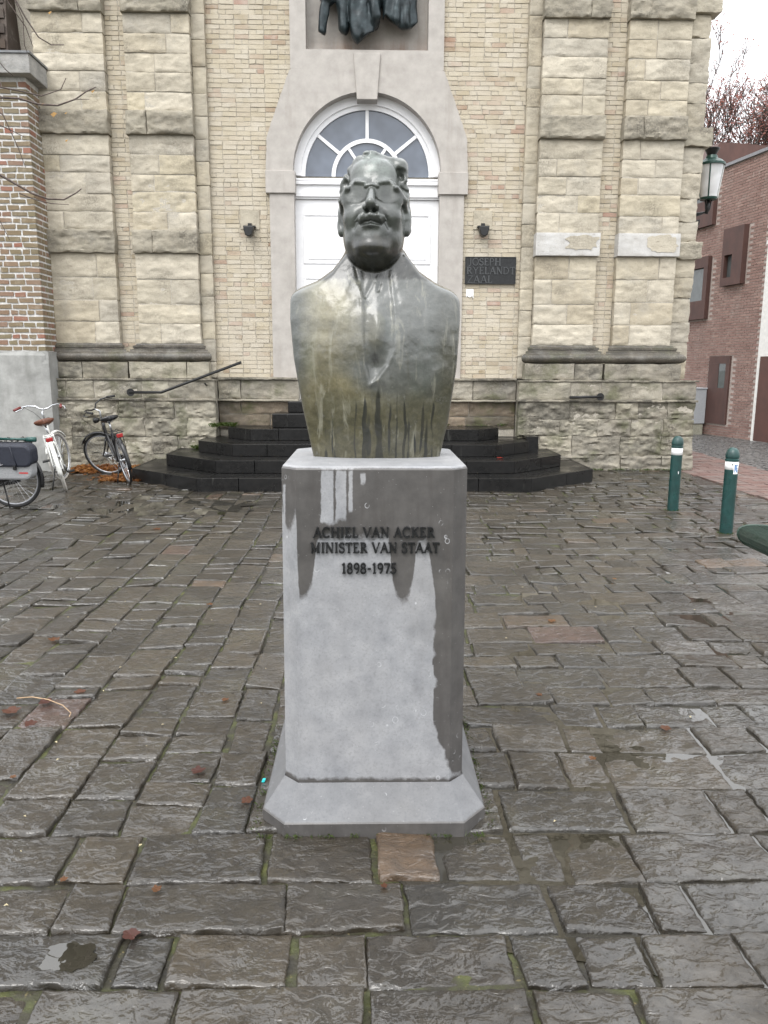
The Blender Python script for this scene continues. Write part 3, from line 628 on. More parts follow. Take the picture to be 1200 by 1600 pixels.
for (ra, rb, a0, a1) in ((.555,.98,0,38), (.555,.98,38,90), (.555,.98,90,142), (.555,.98,142,180), (.0,.505,0,55), (.0,.505,55,125), (.0,.505,125,180)):
    A = np.linspace(R(a0), R(a1), 14)
    pts = [(CX+rb*math.cos(a), ZSP-.02+rb*math.sin(a)) for a in A]+([(CX+ra*math.cos(a), ZSP-.02+ra*math.sin(a)) for a in A[::-1]] if ra else [(CX, ZSP-.02)])
    MB().prismY(pts, YD+.05, YD+.056).build('pane', GLASS, fl)
tr = MB().box(CX-1.16, CX+1.16, YD-.02, YD+.1, ZIM-.04, ZSP-.06)
tr.box(CX-1.16, CX+1.16, YD-.05, YD-.021, ZIM-.01, ZIM+.05); tr.box(CX-1.16, CX+1.16, YD-.06, YD-.022, ZSP-.16, ZSP-.11); tr.box(CX-1.16, CX+1.16, YD-.045, YD-.0215, ZSP-.1, ZSP-.065)
tr.build('transom', WHITE, church, bevel=.005)
for s_ in (-1, 1):
    xa, xb = (CX-1.155, CX-.004) if s_ < 0 else (CX+.004, CX+1.155)
    d = MB().box(xa, xb, YD+.02, YD+.1, 1.09, ZIM-.045).build('door_leaf', WHITE, church)
    for z0, z1 in ((1.35, 2.05), (2.25, 3.05), (3.25, 4.02)):
        f = MB(); x0, x1 = xa+.14, xb-.14
        for (a, b, c, e) in ((x0, x1, z0, z0+.035), (x0, x1, z1-.035, z1), (x0, x0+.035, z0+.036, z1-.036), (x1-.035, x1, z0+.036, z1-.036)): f.box(a, b, YD+.004, YD+.0195, c, e)
        f.build('panel_moulding', WHITE, d, bevel=.004); MB().box(x0+.07, x1-.07, YD+.008, YD+.0193, z0+.07, z1-.07).build('panel', WHITE, d, bevel=.006)
    MB().tube([(CX+s_*.09, YD-.03, 2.15), (CX+s_*.09, YD-.03, 2.3)], .012).build('handle', BLACKM, d, smooth=True)
# ---- steps
stp = thing('entrance_steps', 'wet black basalt steps with angled wings leading up to the white door', 'steps', (CX, 10.1, 0))
SP = [((-2.25, 2.16), (-3.40, 3.27), 10.02, 11.03), ((-2.10, 2.03), (-2.99, 2.88), 10.54, 11.38), ((-1.96, 1.86), (-2.58, 2.46), 11.10, 11.70), ((-1.80, 1.69), (-2.20, 2.06), 11.76, 12.12)]
for q, ((xl, xr), (tl, tr_), y0, y1) in enumerate(SP):
    z0, z1 = .17*q-.02*(q == 0), .17*(q+1)
    nxt = 12.3
    body_ = MB().prism([(xl+.03, y0+.034), (xr-.03, y0+.034), (tr_-.03, y1+.02), (tr_-.03, 12.62), (tl+.03, 12.62), (tl+.03, y1+.02)], z0, z1-.002).build('step', STEP, stp)
    xs = [xl]+sorted({round(xl+(xr-xl)*f+random.uniform(-.05,.05), 3) for f in (.12, .34, .58, .84)})+[xr]
    for a, b in zip(xs[:-1], xs[1:]): MB().box(a+.004, b-.004, y0-random.uniform(0,.004), y0+.03, z0+.001, z1+.003).build('riser_slab', STEP, body_, bevel=.004)
    for (A, B) in (((tl, y1), (xl, y0)), ((xr, y0), (tr_, y1))):
        d = Vector((B[0]-A[0], B[1]-A[1])); L = d.length; d.normalize(); nn = Vector((-d.y, d.x))
        for f0, f1 in ((0, .55), (.55, 1)):
            p0 = Vector(A)+d*(L*f0+.003); p1 = Vector(A)+d*(L*f1-.003)
            MB().prism([tuple(p0), tuple(p1), tuple(p1+nn*.03), tuple(p0+nn*.03)], z0+.001, z1+.003).build('riser_slab', STEP, body_, bevel=.004)
    for s_, tx in ((1, tr_), (-1, tl)): MB().box(min(tx, tx-s_*.03), max(tx, tx-s_*.03), y1+.034, 12.3, z0+.001, z1+.003).build('riser_slab', STEP, body_, bevel=.004)
MB().box(-1.5, 1.10, 12.06, 12.9, .679, .90).build('door_step', STEP, stp, bevel=.012)
MB().box(-1.28, 1.05, 12.36, 12.95, .901, 1.075).build('door_step', STEP, stp, bevel=.012)
MB().box(2.47, 2.66, 11.95, 12.31, .30, .56).build('end_slab', STEP, stp, bevel=.004)
# ---- handrails
def rail(pts, label, brk):
    t = thing('handrail', label, 'handrail', tuple(pts[0]), 'handrails at the church steps')
    MB().tube(pts, .022, 10).build('rail', BLACKM, t, smooth=True)
    for p in brk:
        MB().lathe([(0,.0),(.06,.0),(.06,.015),(.025,.02),(.022,.07)], (p[0], p[1], p[2]), 14, 'y').build('flange', BLACKM, t, angle=40)
YH = 12.2
a, b, c = onY(202,613,YH), onY(252,613,YH), onY(377,566,YH)
rail([a, b, c], 'bent dark iron handrail rising along the wall beside the parked bikes', [(a[0]+.02, YH-.01, a[2])])
f = onY(320,599,YH); MB().tube([f, (f[0], YH+.1, f[2]-.03), (f[0], 12.36, f[2]-.03)], .012, 8).build('bracket', BLACKM, bpy.data.objects['handrail'], smooth=True)
a, b = onY(890,621,YH), onY(940,620,YH)
rail([a, b], 'short straight iron handrail stub on the plinth right of the steps', [(b[0]-.02, YH-.01, b[2])])

# ================================================================== PEDESTAL
PX, PYF, PZ = .022, 2.56, 1.276; PH = .318; PCY = PYF+PH
pedestal = thing('pedestal', 'grey blue-stone pedestal with dark wet stains and metal inscription under the bust', 'pedestal', (PX, PCY, 0))
def wetmask(X, Z):                                                 # rain stains on the front, measured in photo pixels
    q = [(proj((a, PYF, b))[:2]) for a, b in zip(X, Z)]; px = np.array([a[0] for a in q]); py = np.array([a[1] for a in q])
    nz = fbm(px/9, py/14, 0, 40)*3+fbm(px/40, py/60, 0, 44)*5
    gx_ = np.arange(430., 740.); ge = np.interp(gx_, [436,440,448,454,460,464,466,472,482,488,492,497,515,540,560,604,609,614,620,630,640,646,650,655,668,672,680,684,690,706,716,720,735],
                         [790,815,826,822,805,800,930,932,925,905,870,838,832,834,836,838,850,915,932,937,930,900,860,840,842,870,925,1000,1140,1190,1215,1218,1180])
    kr = np.hanning(7); kr /= kr.sum(); ge = np.convolve(np.pad(ge, 3, 'edge'), kr, 'valid'); edge = np.interp(px, gx_, ge)
    e2 = np.where(px > 676, np.interp(py, [730,880,900,930,980,1040,1060,1100,1140,1160,1180,1200,1230], [640,680,684,684,677,679,686,683,681,690,697,704,722])+5*fbm(py/30, 0*py, 0, 77), 9999)
    wet = np.maximum(np.clip((edge+nz-py)/22, -1, 1), np.where(py > 860, np.clip((px+nz*.6-e2)/7, -1, 1)*np.clip((1215-py)/10, -1, 1), -1))
    streak = lambda a, b, t, bt: np.minimum(np.clip((px-a+nz*.2)/3, -1, 1), np.minimum(np.clip((b-px)/3, -1, 1), np.minimum(np.clip((py-t)/5, -1, 1), np.clip((bt+nz-py)/9, -1, 1))))
    dry = np.maximum(np.maximum(streak(501, 521, 735, 815), streak(524, 541, 735, 812)), np.maximum(streak(544, 551, 735, 800), streak(563, 571, 740, 757)))
    dry = np.maximum(dry, streak(439, 444, 760, 1300))
    foot = np.clip((py-1218+nz*.3)/4, -1, 1)*np.clip((720-px)/6, -1, 1)
    return .5+.5*np.maximum(np.minimum(wet, -dry), foot)
def shaft():
    c = .052; a = np.linspace(-1, 1, 101)
    ring = []
    N1 = 110
    front = [(-PH+c+(2*PH-2*c)*i/N1, -PH) for i in range(N1+1)]
    cr = [(PH-c+c*i/14, -PH+c*i/14) for i in range(1, 15)]
    ri = [(PH, -PH+c+(2*PH-2*c)*i/12) for i in range(1, 13)]; br = [(PH-c, PH)]; bl = [(-PH+c, PH)]; le = [(-PH, PH-c)]+[(-PH, PH-c-(2*PH-2*c)*i/12) for i in range(1, 13)]; cl = [(-PH+c*i/14, -PH+c-c*i/14) for i in range(1, 14)]
    ring = front+cr+ri+br+bl+le+cl; n = len(ring)
    zs_ = np.linspace(.122, PZ-.012, 230); V = []; 
    for z in zs_:
        k = 1+.022*(1-(z/PZ)); V += [(PX+x*k, PCY+y_*k, z) for x, y_ in ring]
    for k, z in ((.985, PZ-.003), (.965, PZ)): V += [(PX+x*k, PCY+y_*k, z) for x, y_ in ring]
    rows = len(zs_)+2; F = [(j*n+i, j*n+(i+1)%n, (j+1)*n+(i+1)%n, (j+1)*n+i) for j in range(rows-1) for i in range(n)]
    V = np.array(V); top = len(V); V = np.vstack([V, [[PX, PCY, PZ]]]); 
    wet = wetmask(V[:,0], V[:,2]); wet[V[:,1] > PCY-.1] = .2
    rx = V[:,0]-PX
    wet[(V[:,2] > PZ-.006)] = .25
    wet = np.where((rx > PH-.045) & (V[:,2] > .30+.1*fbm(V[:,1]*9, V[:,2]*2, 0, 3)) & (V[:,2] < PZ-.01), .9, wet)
    F3 = np.array([( (rows-1)*n+i, (rows-1)*n+(i+1)%n, top) for i in range(n)])
    me = bpy.data.meshes.new('shaft'); me.from_pydata(V.tolist(), [], F+[tuple(map(int, f)) for f in F3])
    at = me.attributes.new('wet', 'FLOAT', 'POINT'); at.data.foreach_set('value', wet.astype(np.float32))
    o = bpy.data.objects.new('shaft', me); C.objects.link(o); me.materials.append(BLUE); attach(o, pedestal); return o
shaft()
def octa(h, c, y0=0): return [(-h+c,-h),(h-c,-h),(h,-h+c),(h,h-c),(h-c,h),(-h+c,h),(-h,h-c),(-h,-h+c)]
A, B, Cc = octa(PH*1.022+.002, .053), octa(.445, .095), octa(.452, .098)
V = []
for ring, z in ((Cc, -.03), (Cc, .042), (B, .050), (A, .128)): V += [(PX+x*(.885 if ring is not A else 1), PCY+y_, z) for x, y_ in ring]
F = [(j*8+i, j*8+(i+1)%8, (j+1)*8+(i+1)%8, (j+1)*8+i) for j in range(3) for i in range(8)]
o = MB().add(V, F).build('base', BLUED, pedestal)
o.data.attributes.new('wet', 'FLOAT', 'POINT').data.foreach_set('value', np.array([.95]*16+[.12]*8+[.3]*8, np.float32))

# ---- lettering, built from strokes: (points, width) in a 1 x 1 box
def arcp(cx, cy, rx, ry, a0, a1, n=12): return [(cx+rx*math.cos(R(a)), cy+ry*math.sin(R(a))) for a in np.linspace(a0, a1, n)]
TK, TN, SF = .17, .09, .07
def serif(x, y, w_=.16): return ([(x-w_, y), (x+w_, y)], SF)
G = {
 'A': (.86, [([(.06,0),(.43,1)], TN), ([(.43,1),(.80,0)], TK), ([(.2,.36),(.67,.36)], TN), serif(.06,.03,.12), serif(.80,.03,.14)]),
 'C': (.84, [(arcp(.46,.5,.40,.48,50,310,18), TK-.02), ([(.74,.72),(.74,.97)], SF)]),
 'H': (.92, [([(.16,0),(.16,1)], TK), ([(.76,0),(.76,1)], TK), ([(.16,.52),(.76,.52)], TN)]+[serif(a,b) for a in (.16,.76) for b in (.03,.97)]),
 'I': (.40, [([(.2,0),(.2,1)], TK), serif(.2,.03), serif(.2,.97)]),
 'E': (.70, [([(.16,0),(.16,1)], TK), ([(.0,.04),(.62,.04)], TN), ([(.0,.96),(.58,.96)], TN), ([(.16,.52),(.48,.52)], TN), ([(.62,.0),(.62,.22)], SF), ([(.58,.8),(.58,1)], SF)]),
 'L': (.66, [([(.16,0),(.16,1)], TK), ([(.0,.04),(.58,.04)], TN), ([(.58,0),(.58,.25)], SF), serif(.16,.97)]),
 'V': (.84, [([(.06,1),(.42,0)], TK), ([(.42,0),(.78,1)], TN), serif(.06,.97,.13), serif(.78,.97,.12)]),
 'N': (.92, [([(.14,0),(.14,1)], TN), ([(.14,1),(.76,0)], TK), ([(.76,0),(.76,1)], TN), serif(.14,.03,.12), serif(.1,.97,.14), serif(.76,.97,.12)]),
 'K': (.84, [([(.16,0),(.16,1)], TK), ([(.16,.42),(.68,.98)], TN), ([(.34,.6),(.74,.02)], TK), serif(.16,.03), serif(.16,.97), serif(.68,.97,.12), serif(.74,.03,.12)]),
 'R': (.82, [([(.16,0),(.16,1)], TK), ([(.1,.95),(.36,.95)]+arcp(.36,.73,.24,.22,90,-90,9)+[(.16,.51)], TN+.04), ([(.36,.5),(.72,.02)], TK), serif(.16,.03), serif(.1,.97,.1), serif(.74,.03,.09)]),
 'M': (1.06, [([(.14,0),(.14,1)], TN), ([(.14,1),(.5,.1)], TK), ([(.5,.1),(.86,1)], TN), ([(.86,1),(.86,0)], TK), serif(.14,.03,.12), serif(.86,.03,.15), serif(.1,.97,.12), serif(.9,.97,.12)]),
 'S': (.64, [(arcp(.32,.74,.24,.22,20,235,12)[0:]+arcp(.32,.27,.26,.24,70,-160,12), TK-.04), ([(.54,.72),(.54,.96)], SF), ([(.06,.04),(.06,.3)], SF)]),
 'T': (.76, [([(.38,0),(.38,1)], TK), ([(.02,.96),(.74,.96)], TN), serif(.38,.03), ([(.03,.76),(.03,1)], SF), ([(.73,.76),(.73,1)], SF)]),
 '1': (.46, [([(.24,0),(.24,1)], TK), ([(.06,.82),(.24,.98)], TN), serif(.24,.03,.17)]),
 '8': (.62, [(arcp(.31,.74,.21,.23,0,360,16), TK-.05), (arcp(.31,.26,.25,.25,0,360,16), TK-.05)]),
 '9': (.62, [(arcp(.31,.7,.24,.27,0,360,16), TK-.05), (arcp(.22,.62,.33,.6,20,-75,10), TK-.05)]),
 '7': (.60, [([(.04,.95),(.56,.95)], TN+.03), ([(.56,.95),(.26,0)], TK), ([(.04,.78),(.04,1)], SF)]),
 '5': (.60, [([(.52,.95),(.14,.95),(.12,.55)], TN+.03), (arcp(.26,.3,.28,.29,110,-150,14), TK-.04)]),
 '-': (.44, [([(.05,.45),(.39,.45)], TN+.04)]),
 'J': (.50, [([(.34,1),(.34,.15),(.26,-.02),(.08,-.06)], .12)]), 'O': (.92, [(arcp(.46,.5,.42,.48,0,360,22), .12)]),
 'P': (.68, [([(.1,0),(.1,1)], .12), ([(.1,.95),(.34,.95)]+arcp(.34,.72,.24,.23,90,-90,9)+[(.1,.49)], .1)]),
 'Y': (.80, [([(.04,1),(.4,.48),(.4,0)], .12), ([(.4,.48),(.76,1)], .1)]), 'D': (.86, [([(.1,0),(.1,1)], .12), ([(.1,.95),(.34,.95)]+arcp(.34,.5,.42,.45,90,-90,14)+[(.1,.05)], .1)]),
 'Z': (.72, [([(.06,.95),(.66,.95),(.06,.05),(.68,.05)], .11)]),
}
def glyph(mb, ch, ox, oz, h, wsc, Yf, depth):
    adv, st = G[ch]
    for pts, w_ in st:
        for (xa, za), (xb, zb) in zip(pts[:-1], pts[1:]):
            a = Vector((ox+xa*h*wsc, oz+za*h)); b = Vector((ox+xb*h*wsc, oz+zb*h)); d = b-a
            if d.length < 1e-6: continue
            d.normalize(); nn = Vector((-d.y, d.x))*w_*h*.5; e = d*w_*h*.25*(1 if len(pts) > 2 else 0)
            q = [a-e-nn, b+e-nn, b+e+nn, a-e+nn]; dj = depth*(1+random.uniform(-.06,.06))
            mb.prismY([tuple(p) for p in q], Yf-dj, Yf+.002)
    return adv*h*wsc
def write(text, x0, x1, z, h, Yf, depth, mat, parent, gap=.10, space=.42):
    tot = sum(space if c == ' ' else G[c][0]+gap for c in text)-gap; ws = (x1-x0)/(tot*h); x = x0
    for c in text:
        if c == ' ': x += space*h*ws; continue
        mb = MB(); adv = glyph(mb, c, x, z, h, ws, Yf, depth); mb.build('letter', mat, parent); x += adv+gap*h*ws
FYL = PYF-.004
for tx, xa, xb, yt, yb in (('ACHIEL VAN ACKER', 490, 679, 823, 839), ('MINISTER VAN STAAT', 486, 686, 847, 863), ('1898-1975', 534, 619, 879, 895)):
    a, b, t = onY(xa, yb, PYF), onY(xb, yb, PYF), onY(xa, yt, PYF); write(tx, a[0], b[0], a[2], t[2]-a[2], FYL, .010, LETTER, pedestal)

# ================================================================== BUST (signed distance field, meshed with surface nets)
BX, BY, BZ = .03, 2.92, PZ-.004
def LP(px, py, f): p = onY(px, py, BY-f); return (p[0]-BX, p[2]-BZ)
def smin(a, b, k): h = np.clip(.5+.5*(b-a)/k, 0, 1); return b+(a-b)*h-k*h*(1-h)
def smax(a, b, k): return -smin(-a, -b, k)
def sdE(x, y_, z, c, r):
    p = ((x-c[0])/r[0], (y_-c[1])/r[1], (z-c[2])/r[2]); l = np.sqrt(p[0]**2+p[1]**2+p[2]**2)
    g = np.sqrt((p[0]/r[0])**2+(p[1]/r[1])**2+(p[2]/r[2])**2)+1e-9; return l*(l-1)/g
def sdC(x, y_, z, a, b, ra, rb):
    a = np.array(a); b = np.array(b); d = b-a; L = d@d
    t = np.clip(((x-a[0])*d[0]+(y_-a[1])*d[1]+(z-a[2])*d[2])/L, 0, 1)
    return np.sqrt((x-a[0]-t*d[0])**2+(y_-a[1]-t*d[1])**2+(z-a[2]-t*d[2])**2)-(ra+(rb-ra)*t)
SH = [LP(541,396,.0), LP(520,421,.02), LP(497,438,.02), LP(470,450,.01), LP(456,459,0), LP(456,500,0), LP(462,560,0), LP(475,640,.02), LP(490,716,.06)]
SHR = [LP(632,396,.0), LP(655,424,.02), LP(680,442,.02), LP(703,453,.01), LP(716,464,0), LP(716,500,0), LP(710,575,0), LP(698,660,.02), LP(687,716,.06)]
def seg2(pts, x, z):                                               # distance of (x,z) to a polyline
    d = np.full(x.shape, 9.)
    for (xa, za), (xb, zb) in zip(pts[:-1], pts[1:]):
        dx, dz = xb-xa, zb-za; t = np.clip(((x-xa)*dx+(z-za)*dz)/(dx*dx+dz*dz+1e-12), 0, 1); d = np.minimum(d, np.hypot(x-xa-t*dx, z-za-t*dz))
    return d
def zl(px, py, f=.15): return LP(px, py, f)
EDL = [zl(*p) for p in ((562,415),(566,470),(567,530),(570,570),(577,600),(581,640),(583,716))]
EDR = [zl(*p) for p in ((611,430),(615,470),(617,510),(615,545),(606,570),(590,592),(578,602))]
EDB = [zl(*p) for p in ((604,575),(606,610),(608,660),(610,716))]
COL1 = [zl(*p) for p in ((556,413),(563,440),(570,462),(578,448),(588,424))]; COL2 = [zl(*p) for p in ((612,418),(616,440),(622,470))]; KNOT = [zl(*p) for p in ((592,420),(594,440),(591,452))]
def cub(z, xs, ys):                                                # Catmull-Rom through the given points
    xs, ys = np.array(xs), np.array(ys); mt = np.gradient(ys, xs); z = np.clip(z, xs[0], xs[-1]); i = np.clip(np.searchsorted(xs, z)-1, 0, len(xs)-2)
    h = xs[i+1]-xs[i]; t = (z-xs[i])/h; return (2*t**3-3*t**2+1)*ys[i]+(t**3-2*t**2+t)*h*mt[i]+(-2*t**3+3*t**2)*ys[i+1]+(t**3-t**2)*h*mt[i+1]
def torso(x, f, z):
    zt = [p[1] for p in SH[4:]][::-1]; wl = [-p[0] for p in SH[4:]][::-1]; ztr = [p[1] for p in SHR[4:]][::-1]; wr = [p[0] for p in SHR[4:]][::-1]
    WL = np.interp(z, zt, wl); WR = np.interp(z, ztr, wr)
    side = np.where(x < 0, -x-WL, x-WR)
    xs = [p[0] for p in SH[:5]][::-1]+[p[0] for p in SHR[:5]]; zz = [p[1] for p in SH[:5]][::-1]+[p[1] for p in SHR[:5]]
    top = (z-np.interp(x, xs, zz)-.25*np.clip(np.abs(f-0.0)-.02, 0, 1)*-1.0)*.82
    u = np.clip(np.where(x < 0, -x/WL, x/WR), 0, 1.1)
    F_ = cub(z, [0,.06,.2,.36,.5,.58,.66,.75], [.118,.128,.150,.165,.152,.128,.095,.06])
    fr = F_*(1-.50*u**2.4)
    fr = fr+.004*np.exp(-((x-.15)/.08)**2-((z-.42)/.10)**2)+.006*np.exp(-((x+.14)/.09)**2-((z-.40)/.13)**2)
    # jacket edges, shirt opening, tie
    dl, dr, db = seg2(EDL, x, z), seg2(EDR, x, z), seg2(EDB, x, z)
    exl = np.interp(z, [p[1] for p in EDL][::-1], [p[0] for p in EDL][::-1]); exr = np.interp(z, [p[1] for p in EDR][::-1], [p[0] for p in EDR][::-1])
    inV = sstep(-.006, .012, x-exl)*sstep(-.006, .012, exr-x)*sstep(0, .02, z-EDR[-1][1])
    bx = np.interp(z, [p[1] for p in EDB][::-1], [p[0] for p in EDB][::-1])
    inB = sstep(-.006, .010, x-exl)*sstep(-.006, .010, bx-x)*sstep(0, .03, EDR[-1][1]+.02-z)
    fr = fr-.008*inV-.005*inB
    tx, tz = zl(590, 520); fr = fr+inV*.024*np.exp(-((x-tx)/.026)**2-((z-tz)/.075)**2)
    hx, hz = zl(586, 572); fr = fr-.016*np.exp(-((x-hx)/.020)**2-((z-hz)/.030)**2)
    fr = fr+.003*np.exp(-(dl/.009)**2)+(.0005+.003*sstep(.40,.36,z))*np.exp(-(dr/.009)**2)+.0025*np.exp(-(db/.010)**2)
    fr = fr-.006*np.exp(-(seg2(COL1, x, z)/.009)**2)-.003*np.exp(-(seg2(COL2, x, z)/.010)**2)-.005*np.exp(-(seg2(KNOT, x, z)/.006)**2)
    fr = fr+.0014*fbm(x*22, z*22, 0, 3)+.003*fbm(x*7, z*7, 0, 9)
    bk = -.125*(1-.35*u**3)-.02*np.exp(-((z-.45)/.2)**2)
    d = np.maximum((f-fr)*.9, (bk-f)*.9)
    d = smax(d, side*.97, .012); d = smax(d, top, .018)
    return np.maximum(d, -z)
HC = (LP(585, 337, .03)[0], .03, LP(585, 337, .03)[1]); AL = R(16); YW = R(5)
def head(x, f, z):
    x0, f0, z0 = x-HC[0], f-HC[1], z-HC[2]
    xx = x0*math.cos(YW)+f0*math.sin(YW); ff = -x0*math.sin(YW)+f0*math.cos(YW)
    v = ff*math.cos(AL)+z0*math.sin(AL); u = -ff*math.sin(AL)+z0*math.cos(AL); x = xx; ax = np.abs(x)
    d = sdE(x, u, v, (0,.062,-.025), (.113,.124,.138))
    d = smin(d, sdE(x, u, v, (0,-.035,.012), (.110,.150,.118)), .03)
    d = smin(d, sdE(x, u, v, (0,-.105,.0), (.100,.104,.116)), .03)
    d = smin(d, sdE(x, u, v, (0,-.160,.085), (.050,.030,.040)), .035)            # chin
    d = smin(d, sdE(ax, u, v, (.060,-.046,.086), (.038,.034,.034)), .03)         # cheeks
    d = smin(d, sdE(ax, u, v, (.042,.058,.105), (.040,.016,.022)), .022)         # brows
    d = smin(d, sdE(x, u, v, (0,.115,.075), (.080,.055,.045)), .03)              # forehead
    d = smax(d, -sdE(ax, u, v, (.050,.008,.142), (.034,.028,.014)), .014)        # eye hollows
    # mouth area
    d = smin(d, sdE(x, u, v, (0,-.100,.098), (.052,.038,.034)), .025)
    # nose
    nose = sdC(x, u, v, (0,.038,.122), (0,-.036,.168), .012, .0165)
    nose = smin(nose, sdE(ax, u, v, (.0195,-.043,.143), (.0125,.0115,.016)), .008)
    nose = smin(nose, sdC(x, u, v, (0,-.038,.166), (0,-.046,.150), .0135, .012), .008)
    d = smin(d, nose, .012)
    d = smax(d, -sdE(ax, u, v, (.0115,-.056,.152), (.0065,.006,.011)), .004)     # nostrils
    # moustache
    wob = .0016*np.sin(ax*260+u*120)+.0016*vnoise(x*150, u*150, v*60)
    mo = smin(sdC(ax, u, v, (.003,-.072,.145), (.030,-.074,.137), .0125, .0138), sdC(ax, u, v, (.030,-.074,.137), (.053,-.081,.118), .0138, .0085), .010)+wob
    d = smin(d, mo, .006)
    # lips and the line between them
    d = smin(d, sdC(ax, u, v, (0,-.1035,.138), (.024,-.100,.128), .0080, .005), .006)
    d = smax(d, -sdC(ax, u, v, (0,-.0945,.146), (.036,-.0945,.126), .0035, .002), .004)
    d = smax(d, -sdC(ax, u, v, (0,-.122,.146), (.02,-.120,.136), .008, .006), .018)
    d = smax(d, -sdC(ax, u, v, (.034,-.048,.136), (.060,-.095,.108), .006, .004), .016)   # nasolabial folds
    # spectacles
    lx, lu, lv = ax-.050, u-.020, v-.1265+.30*np.clip(ax-.03, 0, 1)-.20*(u-.02)
    rr = np.sqrt((lx/1.12)**2+(lu*1.08)**2)
    lens = np.maximum(rr-.034, np.abs(lv)-.006); d = smin(d, lens, .012)
    rim = np.sqrt((rr-.035)**2+(lv-.002)**2)-.0040+.006*sstep(.006,-.008,lu); d = smin(d, rim, .006)
    d = smin(d, sdC(ax, u, v, (0,.040,.142), (.020,.036,.138), .0045, .005), .005)        # bridge
    brow = sdC(ax, u, v, (.02,.048,.138), (.055,.056,.131), .006, .006); d = smin(d, brow, .008)
    tem = smin(sdC(ax, u, v, (.084,.034,.126), (.108,.014,.080), .009, .011), sdC(ax, u, v, (.108,.014,.080), (.113,-.005,.0), .010, .008), .01); d = smin(d, tem, .012)
    d = smin(d, sdE(ax, u, v, (.082,.004,.098), (.022,.030,.020)), .02)
    # ears
    ear = smin(sdE(ax, u, v, (.121,-.012,-.008), (.013,.046,.032)), sdE(ax, u, v, (.117,-.058,.004), (.012,.022,.017)), .012)
    ear = smax(ear, -sdE(ax, u, v, (.136,-.008,.0), (.012,.028,.018)), .006); d = smin(d, ear, .008)
    # hair: a raised, waved cap behind the hairline, with two thick locks on top
    hl = .138-.62*np.clip(ax-.03, 0, 1)-.10*np.cos(ax*30)*.06                       # hairline height over x
    cap = sdE(x, u, v, (0,.062,-.032), (.122,.130,.142))+.0030*np.sin(u*95+v*120+5*vnoise(x*18, u*18, v*18, 5))*sstep(.03,.08,ax)+.004*vnoise(x*55, u*55, v*55, 8)
    front = smax((v-.098+.62*np.clip(.165-u, -.02, 1)*(1)), -(u-hl+.0), .02)
    back_of = np.maximum(v-.055-.42*(u-.10), -(u+.075))
    cap = smax(cap, v-(.020+.55*np.clip(u-.06, -.12, .13)), .012); cap = smax(cap, -(u+.085), .012)
    d = smin(d, cap, .008)
    lk = lambda a, b, ra, rb: sdC(x, u, v, a, b, ra, rb)+.0022*np.sin((x*.8+u*.5+v)*170+4*vnoise(x*20, u*20, v*20, 6))+.0015*vnoise(x*90, u*90, v*90, 3)
    d = smin(d, lk((-.050,.160,.072), (-.012,.168,.082), .017, .024), .012)
    d = smin(d, lk((-.012,.168,.082), (.036,.164,.076), .024, .014), .012)
    d = smax(d, -sdE(x, u, v, (-.030,.172,.107), (.016,.010,.014)), .006)
    d = smin(d, lk((-.082,.132,.060), (-.050,.160,.070), .014, .017), .014)
    d = smin(d, lk((.062,.160,.066), (.092,.150,.058), .020, .023), .010)
    d = smin(d, lk((.092,.150,.058), (.108,.118,.050), .023, .011), .012)
    d = smax(d, -sdE(x, u, v, (.100,.122,.076), (.020,.010,.010)), .006)
    for q in range(4): d = smin(d, lk((-.102,.108-.040*q,.050-.012*q), (-.113,.080-.040*q,.028-.010*q), .012, .012), .016)
    for q in range(4): d = smin(d, lk((.104,.094-.040*q,.050-.012*q), (.114,.066-.040*q,.028-.010*q), .012, .012), .016)
    return d
def bust_sdf(x, f, z):
    d = torso(x, f, z); up_m = z > .50
    if up_m.any():
        xu, fu, zu = x[up_m], f[up_m], z[up_m]
        nk = sdC(xu, fu, zu, (HC[0], -.03, .60), (HC[0], -.015, HC[2]-.02), .118, .090); dd = smin(d[up_m], nk, .035)
        dd = np.where(zu > .56, smin(dd, head(xu, fu, zu), .007), dd); d[up_m] = dd
    return d
